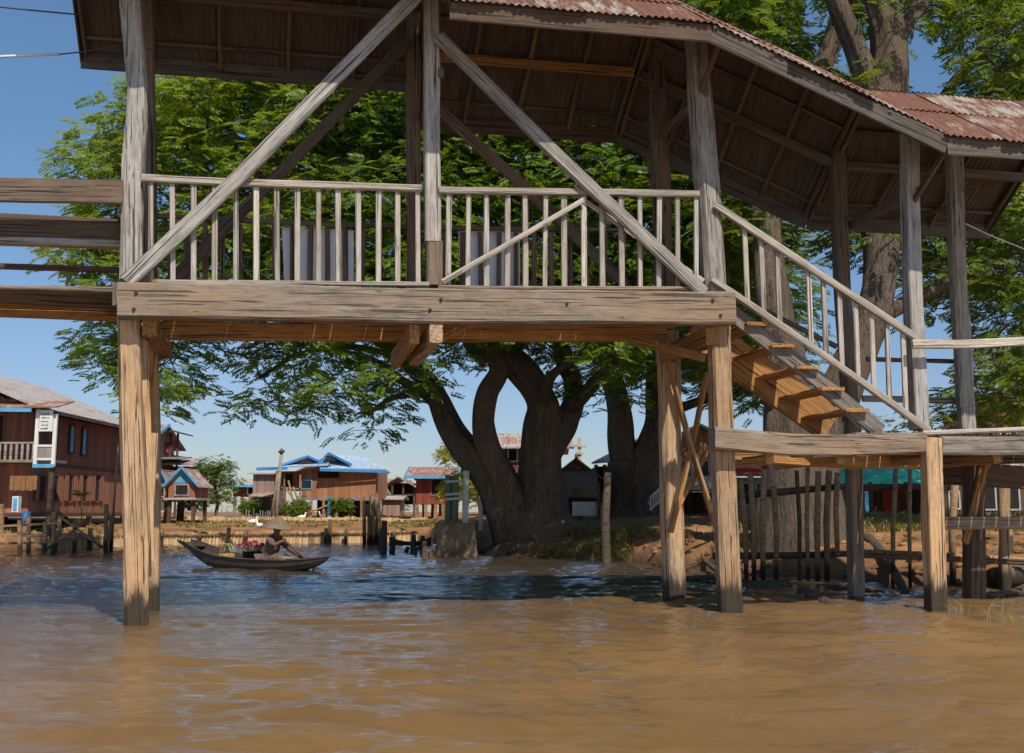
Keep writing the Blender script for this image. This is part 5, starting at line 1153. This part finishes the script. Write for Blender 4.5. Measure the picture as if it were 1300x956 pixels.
# water weeds at the lower right
for (u, v, n_, lab) in ((1213, 778, 7, 'sparse reed shoots growing out of the water beside the rightmost front post'), (1276, 790, 9, 'sparse reed shoots in the water near the lower right corner')):
    p = gp(u, v); V = []
    for i in range(n_):
        a = random.uniform(0, 2*PI); b0 = np.array([p.x+random.gauss(0, .09), p.y+random.gauss(0, .08), -.02]); hh = random.uniform(.15, .42); dx = np.array([math.cos(a), math.sin(a), 0]); w_ = .006
        pr = None
        for k in range(6):
            f = k/5; q = b0+dx*hh*.7*f*f+np.array([0, 0, hh*(f-.35*f*f)]); s_ = np.array([w_*(1-f*.8), 0, 0])
            if pr is not None: V += [pr[0], pr[1], q+s_, q-s_]
            pr = (q-s_, q+s_)
    quads_obj('reeds', np.array(V), M['weed'], None, (p.x, p.y, 0), label=lab, cat='plant')
# grass and undergrowth
def tufts(name, areas, label, mat='grass', hgt=.16, wd=.012):
    V = []
    for (u0, u1, d0, d1, n_) in areas:
        k0, k1 = X(u0, 1), X(u1, 1)
        for _ in range(n_):
            k = random.uniform(k0, k1); y = float(np.interp(k, SK, SY))+random.uniform(d0, d1); x = k*y; z = gh(x, y)
            if mnoise.noise(Vector((x*.9, y*.9, 3))) < -.12: continue
            for b_ in range(5):
                a = random.uniform(0, 2*PI); h_ = hgt*random.uniform(.5, 1.3); dx = np.array([math.cos(a), math.sin(a), 0]); pr = np.array([-math.sin(a), math.cos(a), 0])*wd
                p = np.array([x, y, z-.01])+dx*random.uniform(0, .05); t1 = p+dx*h_*.3+np.array([0, 0, h_*.75]); t2 = p+dx*h_*.8+np.array([0, 0, h_])
                V += [p-pr, p+pr, t1+pr*.7, t1-pr*.7, t1-pr*.7, t1+pr*.7, t2+pr*.1, t2-pr*.1]
    quads_obj(name, np.array(V), M[mat], None, (0, 0, 0), label=label, kind='stuff', cat='grass')
tufts('bank_grass', [(225, 470, 2.5, 8.0, 650), (470, 560, 1.5, 8, 700), (0, 160, .6, 5, 150)], 'short dry grass on the far bank', hgt=.09, wd=.02)
tufts('undergrowth', [(690, 800, .1, 1.8, 500), (850, 1000, .2, 3.0, 120), (740, 830, 1, 6, 150)], 'tangled weeds on the shaded bank beside the rain tree', 'weed', .20, .012)
tufts('dry_grass', [(1090, 1320, 4.5, 16, 1800), (900, 1080, 5, 14, 500)], 'sparse dry grass on the orange earth behind the fence', 'grass', .12, .015)
# loose stones and clods on the right bank
V = MB()
for _ in range(420):
    k = random.uniform(X(700, 1), X(1320, 1)); y = float(np.interp(k, SK, SY))+random.uniform(.1, 3.5)**1.0; x = k*y; z = gh(x, y); r = random.uniform(.02, .09)
    vs = []
    for dz, rr in ((-.5, .7), (.1, 1), (.6, .55)):
        for j in range(6): a = j*PI/3+random.uniform(-.2, .2); q = r*rr*random.uniform(.75, 1.2); vs.append((x+math.cos(a)*q*1.3, y+math.sin(a)*q, z+dz*r))
    V.add(vs, [(i*6+j, i*6+(j+1) % 6, (i+1)*6+(j+1) % 6, (i+1)*6+j) for i in range(2) for j in range(6)]+[tuple(range(12, 18))])
V.build('earth_clods', M['ground'], None, 'loose clods and stones scattered on the right bank', 'rubble', kind='stuff', origin=(0, 0, 0))

# ------------------------------------------------------------ THE BOAT AND ITS PADDLER
Bc = gp(321, 722); Bc.z = 0; yaw = -math.radians(33); RB = Matrix.Rotation(yaw, 3, 'Z')
def bl_(x, y, z): return Bc+RB@Vector((x*1.07, y, z))
boat = empty('wooden_canoe', Bc, 'long dark wooden canoe with a high flared left end crossing the river', 'boat')
Ls = [(-1.78, .17, .44, .50), (-1.55, .20, .32, .46), (-1.25, .26, .14, .37), (-.95, .31, .0, .29), (-.6, .35, -.07, .23), (0, .37, -.09, .19), (.6, .35, -.08, .18), (1.0, .29, -.04, .18), (1.35, .20, .03, .20), (1.6, .10, .13, .235), (1.74, .03, .21, .255)]
vs = []
for x, w_, kz, g_ in Ls:
    for (yy_, f) in ((-1, 1), (-.92, .55), (-.65, .15), (0, 0), (.65, .15), (.92, .55), (1, 1), (.93, .97), (.84, .55), (.58, .22), (0, .10), (-.58, .22), (-.84, .55), (-.93, .97)): vs.append(bl_(x, yy_*w_, kz+(g_-kz)*f))
K = 14; fs = [(i*K+j, i*K+(j+1) % K, (i+1)*K+(j+1) % K, (i+1)*K+j) for i in range(len(Ls)-1) for j in range(K)]+[tuple(range(K)), tuple(range((len(Ls)-1)*K, len(Ls)*K))]
m = MB(); m.add(vs, fs, False); m.build('hull', M['boatwood'], boat)
for sd in (-1, 1):
    m = MB(); m.tube([bl_(x, sd*w_, g_+.006) for x, w_, kz, g_ in Ls], .016, 6); m.build('gunwale', M['boatwood'], boat)
m = MB(); m.slab([bl_(-1.76, -.16, .47), bl_(-1.4, -.20, .40), bl_(-1.4, .20, .40), bl_(-1.76, .16, .47)][::-1], .02); m.build('bow_deck', M['boatwood'], boat)
for x in (-.9, -.1, .95): m = MB(); w_ = np.interp(x, [q[0] for q in Ls], [q[1] for q in Ls]); m.bar(bl_(x, -w_*.9, .13), bl_(x, w_*.9, .13), .09, .02); m.build('thwart', M['boatwood'], boat)
# basket with yellow handle
bk = empty('wicker_basket', bl_(-.66, 0, .08), 'small round wicker basket with thin yellow handle in the canoe', 'basket')
m = MB(); m.lathe(bl_(-.66, 0, .06), [(0, 0), (.11, 0), (.145, .10), (.155, .20), (.14, .205), (.13, .1), (0, .03)], 18); m.build('basket_body', M['wicker'], bk)
m = MB()
for a_ in (-.03, .05): m.tube([bl_(-.66+.13*math.cos(q), a_, .25+.20*math.sin(q)) for q in np.linspace(0, PI, 11)], .008, 5)
m.build('handle', M['rope'], bk)
# bucket of flowers
fp_ = bl_(-.02, 0, .05); bu = empty('flower_bucket', fp_, 'black bucket packed with pink flowers in front of the paddler', 'bucket')
m = MB(); m.lathe(fp_, [(0, 0), (.15, 0), (.19, .26), (.20, .27), (.18, .25), (0, .2)], 20); m.build('bucket', M['black'], bu)
fl = MB(); gl = MB()
for _ in range(70):
    a = random.uniform(0, 2*PI); r = .29*math.sqrt(random.random()); c = fp_+Vector((math.cos(a)*r, math.sin(a)*r, .42-.9*r*r+random.uniform(-.05, .05)))
    gl.tube([fp_+Vector((math.cos(a)*.1, math.sin(a)*.1, .2)), c], .005, 4)
    for k in range(7):
        aa = k*2*PI/7+random.random(); t_ = c+Vector((math.cos(aa)*.042, math.sin(aa)*.042, .02)); s_ = Vector((-math.sin(aa), math.cos(aa), 0))*.02
        fl.quad(c, c.lerp(t_, .6)+s_, t_, c.lerp(t_, .6)-s_)
    fl.lathe(c-Vector((0, 0, .01)), [(.0, .0), (.018, .01), (.014, .03), (0, .035)], 6)
fl.build('flower_bunch', M['pink'], bu); gl.build('foliage', M['grass'], bu)
cb = bl_(.78, .02, .07); m = MB(); m.lathe(cb, [(0, 0), (.16, 0), (.17, .16), (.175, .17), (.15, .15), (0, .04)], 16); m.build('woven_basket', M['cream'], None, 'pale woven basket standing at the knees of the paddler', 'basket')
tr = MB(); tr.lathe(bl_(1.02, .02, .17), [(0, .0), (.14, .0), (.19, .035), (.20, .04), (.19, .045), (.13, .012), (0, .012)], 20); tr.build('round_tray', M['dark'], None, 'dark round tray lying just behind the pointed end of the canoe', 'tray')
# the paddler: seated, facing the pointed end
pb = bl_(.40, 0, .075); PS = 1.05; Rp = Matrix.Rotation(yaw+math.radians(14), 3, 'Z')*PS
def pl_(x, y, z): return pb+Rp@Vector((x, y, z))
person = empty('person', pb, 'person kneeling in the canoe in a conical straw hat and mauve top, paddling', 'person')
def skin_mesh(name, nodes, edges, mat, parent, sub=2):
    o0 = nodes[0][0]; me = bpy.data.meshes.new(name); me.from_pydata([tuple(p-o0) for p, r in nodes], edges, [])
    o = bpy.data.objects.new('tmp', me); COL.objects.link(o); md = o.modifiers.new('s', 'SKIN'); md.use_smooth_shade = True
    for i, (p, r) in enumerate(nodes): me.skin_vertices[0].data[i].radius = (r, r) if not hasattr(r, '__len__') else r
    me.skin_vertices[0].data[0].use_root = True
    sb = o.modifiers.new('u', 'SUBSURF'); sb.levels = sub; sb.render_levels = sub
    dg = bpy.context.evaluated_depsgraph_get(); m2 = bpy.data.meshes.new_from_object(o.evaluated_get(dg)); m2.name = name
    bpy.data.objects.remove(o); m2.materials.clear(); m2.materials.append(mat)
    m2.polygons.foreach_set('use_smooth', [True]*len(m2.polygons))
    ob = bpy.data.objects.new(name, m2); COL.objects.link(ob); ob.parent = parent; ob.location = o0-rootloc(parent); return ob
N = []; E = []
def nn(p, r, prev=None):
    N.append((pl_(*p), r*PS)); i = len(N)-1
    if prev is not None: E.append((prev, i))
    return i
pel = nn((0, 0, .12), .13); sp1 = nn((.03, 0, .26), .115, pel); ch_ = nn((.08, 0, .40), .13, sp1); nk = nn((.11, 0, .52), .055, ch_); hd0 = nn((.13, 0, .60), .06, nk); hd1 = nn((.15, 0, .66), .085, hd0); hd2 = nn((.15, 0, .73), .075, hd1)
hands = {-1: (.31, -.05, .43), 1: (.60, .05, .17)}
for sd in (-1, 1):
    sh = nn((.08, sd*.16, .45), .058, ch_); hnd = hands[sd]
    elb = ((.08+hnd[0])/2+.02, sd*.24, (.45+hnd[2])/2-.09); eb = nn(elb, .042, sh); wr_ = nn((hnd[0]-.05, hnd[1]+sd*.03, hnd[2]-.015), .027, eb); pa = nn((hnd[0]-.01, hnd[1]+sd*.015, hnd[2]), .032, wr_)
    for k, ln in enumerate((.030, .036, .034, .026)):
        zz = -.027+k*.018
        f1 = nn((hnd[0]+.02, hnd[1]+sd*.012, hnd[2]+zz), .009, pa); f2 = nn((hnd[0]+.02+ln*.5, hnd[1]-sd*.012, hnd[2]+zz), .0085, f1); nn((hnd[0]+.02, hnd[1]-sd*.03, hnd[2]+zz), .0075, f2)
    th_ = nn((hnd[0]-.015, hnd[1]-sd*.02, hnd[2]+.03), .010, pa); nn((hnd[0]+.01, hnd[1]-sd*.03, hnd[2]+.035), .008, th_)
    hp = nn((.05, sd*.10, .10), .09, pel); kn_ = nn((.36, sd*.17, .11), .07, hp); an = nn((.12, sd*.20, .045), .045, kn_); nn((.0, sd*.14, .03), .035, an)
body = skin_mesh('body', N, E, M['skin'], person)
# face details, hair
hc = pl_(.15, 0, .69)
b = MB(); b.tube([hc+Rp@Vector((.075, 0, .01)), hc+Rp@Vector((.102, 0, -.025))], [.008, .014], 6); b.build('nose', M['skin'], person)
for sd in (-1, 1):
    b = MB(); b.lathe(hc+Rp@Vector((.077, sd*.03, .0)), [(0, -.009), (.010, 0), (0, .009)], 8); b.build('eye', M['hair'], person)
    b = MB(); b.lathe(hc+Rp@Vector((0, sd*.085, -.03)), [(0, -.03), (.014, -.01), (.016, .015), (0, .03)], 8); b.build('ear', M['skin'], person)
b = MB(); b.bar(hc+Rp@Vector((.083, -.022, -.05)), hc+Rp@Vector((.083, .022, -.05)), .008, .008); b.build('mouth', M['clay'], person)
b = MB()
vs = []; fs = []
for i in range(9):
    for j in range(14):
        a = 2*PI*j/14; e = -.75+i*(PI/2+.75)/8; r = .098
        fr_ = 1.0 if math.cos(a) < .3 or e > .35 else .82
        vs.append(hc+Rp@Vector((math.cos(a)*math.cos(e)*r*fr_-.012, math.sin(a)*math.cos(e)*r*fr_*.95, math.sin(e)*r*1.1)))
for i in range(8):
    for j in range(14): fs.append((i*14+j, i*14+(j+1) % 14, (i+1)*14+(j+1) % 14, (i+1)*14+j))
b.add(vs, fs, True); b.build('hair', M['hair'], person)
# clothing as slightly larger shells
Nc = []; Ec = []
def nc(p, r, prev=None):
    Nc.append((pl_(*p), r*PS)); i = len(Nc)-1
    if prev is not None: Ec.append((prev, i))
    return i
a0 = nc((0, 0, .15), .15); a1 = nc((.03, 0, .27), .132, a0); a2 = nc((.075, 0, .40), .150, a1); a3 = nc((.10, 0, .475), .09, a2)
for sd in (-1, 1):
    hnd = hands[sd]; s1 = nc((.08, sd*.165, .452), .072, a2); nc(((.08+hnd[0])/2+.01, sd*.235, (.45+hnd[2])/2-.085), .056, s1)
skin_mesh('shirt', Nc, Ec, M['shirt'], person)
Nc = []; Ec = []
a0 = nc((0, 0, .11), .17); a1 = nc((.17, 0, .10), .15, a0); a2 = nc((.33, 0, .10), .12, a1)
for sd in (-1, 1): k1 = nc((.20, sd*.14, .10), .11, a1); nc((.40, sd*.17, .09), .085, k1)
nc((-.12, 0, .06), .12, a0)
skin_mesh('longyi', Nc, Ec, M['longyi'], person)
# hat
ht = MB(); hb = pl_(.14, 0, .70); RT = Matrix.Rotation(.10, 3, 'Y')
vs = []; fs = []; pr_ = [(0.004, .165), (.07, .125), (.14, .075), (.21, .02), (.30, -.045), (.305, -.055), (.292, -.047), (.20, .008), (.12, .065), (0.004, .145)]
for r, z in pr_:
    for j in range(28): a = 2*PI*j/28; vs.append(hb+Rp@(RT@Vector((r*math.cos(a), r*math.sin(a), z+.003*math.sin(a*9)))))
fs = [(i*28+j, i*28+(j+1) % 28, (i+1)*28+(j+1) % 28, (i+1)*28+j) for i in range(len(pr_)-1) for j in range(28)]
ht.add(vs, fs, True); ht.build('conical_hat', M['straw'], person)
# paddle held
h_up, h_lo = pl_(hands[-1][0]+.02, hands[-1][1]-.01, hands[-1][2]), pl_(hands[1][0]+.02, hands[1][1]-.02, hands[1][2])
dv = (h_lo-h_up).normalized(); pd = empty('paddle', h_up, 'wooden paddle held by the seated person, blade dipping at the pointed end', 'paddle')
m = MB(); e0 = h_up-dv*.12; e1 = h_lo+dv*.30; m.tube([e0, e1], [.022, .024], 10); m.build('shaft', M['dark'], pd)
m = MB(); m.bar(e0-Rp@Vector((0, .05, 0)), e0+Rp@Vector((0, .05, 0)), .025); m.build('grip', M['dark'], pd)
m = MB(); sdv = dv.cross(Vector((0, 1, 0))).normalized(); vs = []
for f, w_ in ((0, .02), (.1, .06), (.25, .08), (.38, .075), (.45, .03)):
    c = e1+dv*f
    for q in (-1, 1): vs += [c+sdv*w_*q+Vector((0, .008, 0)), c+sdv*w_*q-Vector((0, .008, 0))]
fs = []
for i in range(4):
    a = i*4; b2 = a+4
    for (p_, q_) in ((0, 1), (1, 3), (3, 2), (2, 0)): fs.append((a+p_, a+q_, b2+q_, b2+p_))
m.add(vs, fs); m.build('blade', M['dark'], pd)

# ------------------------------------------------------------ LIGHT
el = math.radians(50); az = Vector((.39, -.92, 0)).normalized()
sd_ = az*math.cos(el)+Vector((0, 0, math.sin(el)))
sun = bpy.data.lights.new('sun', 'SUN'); sun.energy = 5.0; sun.angle = math.radians(.53); sun.color = (1, .905, .77)
so = bpy.data.objects.new('sun', sun); COL.objects.link(so); so.rotation_euler = (-sd_).to_track_quat('-Z', 'Y').to_euler(); so.location = (10, -10, 20)
wd = bpy.data.worlds.new('World'); scene.world = wd; wd.use_nodes = True; nt = wd.node_tree; bg = nt.nodes['Background']
sky = nt.nodes.new('ShaderNodeTexSky'); sky.sky_type = 'NISHITA'; sky.sun_disc = False; sky.sun_elevation = el; sky.sun_rotation = math.atan2(az.x, az.y)
sky.altitude = 100; sky.air_density = 1.0; sky.dust_density = .35; sky.ozone_density = 1.6
tcw = nt.nodes.new('ShaderNodeTexCoord'); sxw = nt.nodes.new('ShaderNodeSeparateXYZ'); lk(nt, tcw.outputs['Generated'], sxw.inputs[0])
hz_ = ramp(nt, sxw.outputs[2], [(0, (.60, .62, .72)), (.10, (.63, .69, .84)), (.35, (.72, .90, 1.0))])     # thin haze: the low sky is duller than a clean one
lk(nt, mixc(nt, 1.0, sky.outputs[0], hz_, 'MULTIPLY'), bg.inputs[0]); bg.inputs[1].default_value = .115
scene.view_settings.view_transform = 'Standard'; scene.view_settings.look = 'None'; scene.view_settings.exposure = 0; scene.view_settings.gamma = 1
scene.render.engine = 'CYCLES'; scene.cycles.use_denoising = True; scene.cycles.max_bounces = 8; scene.cycles.transparent_max_bounces = 8
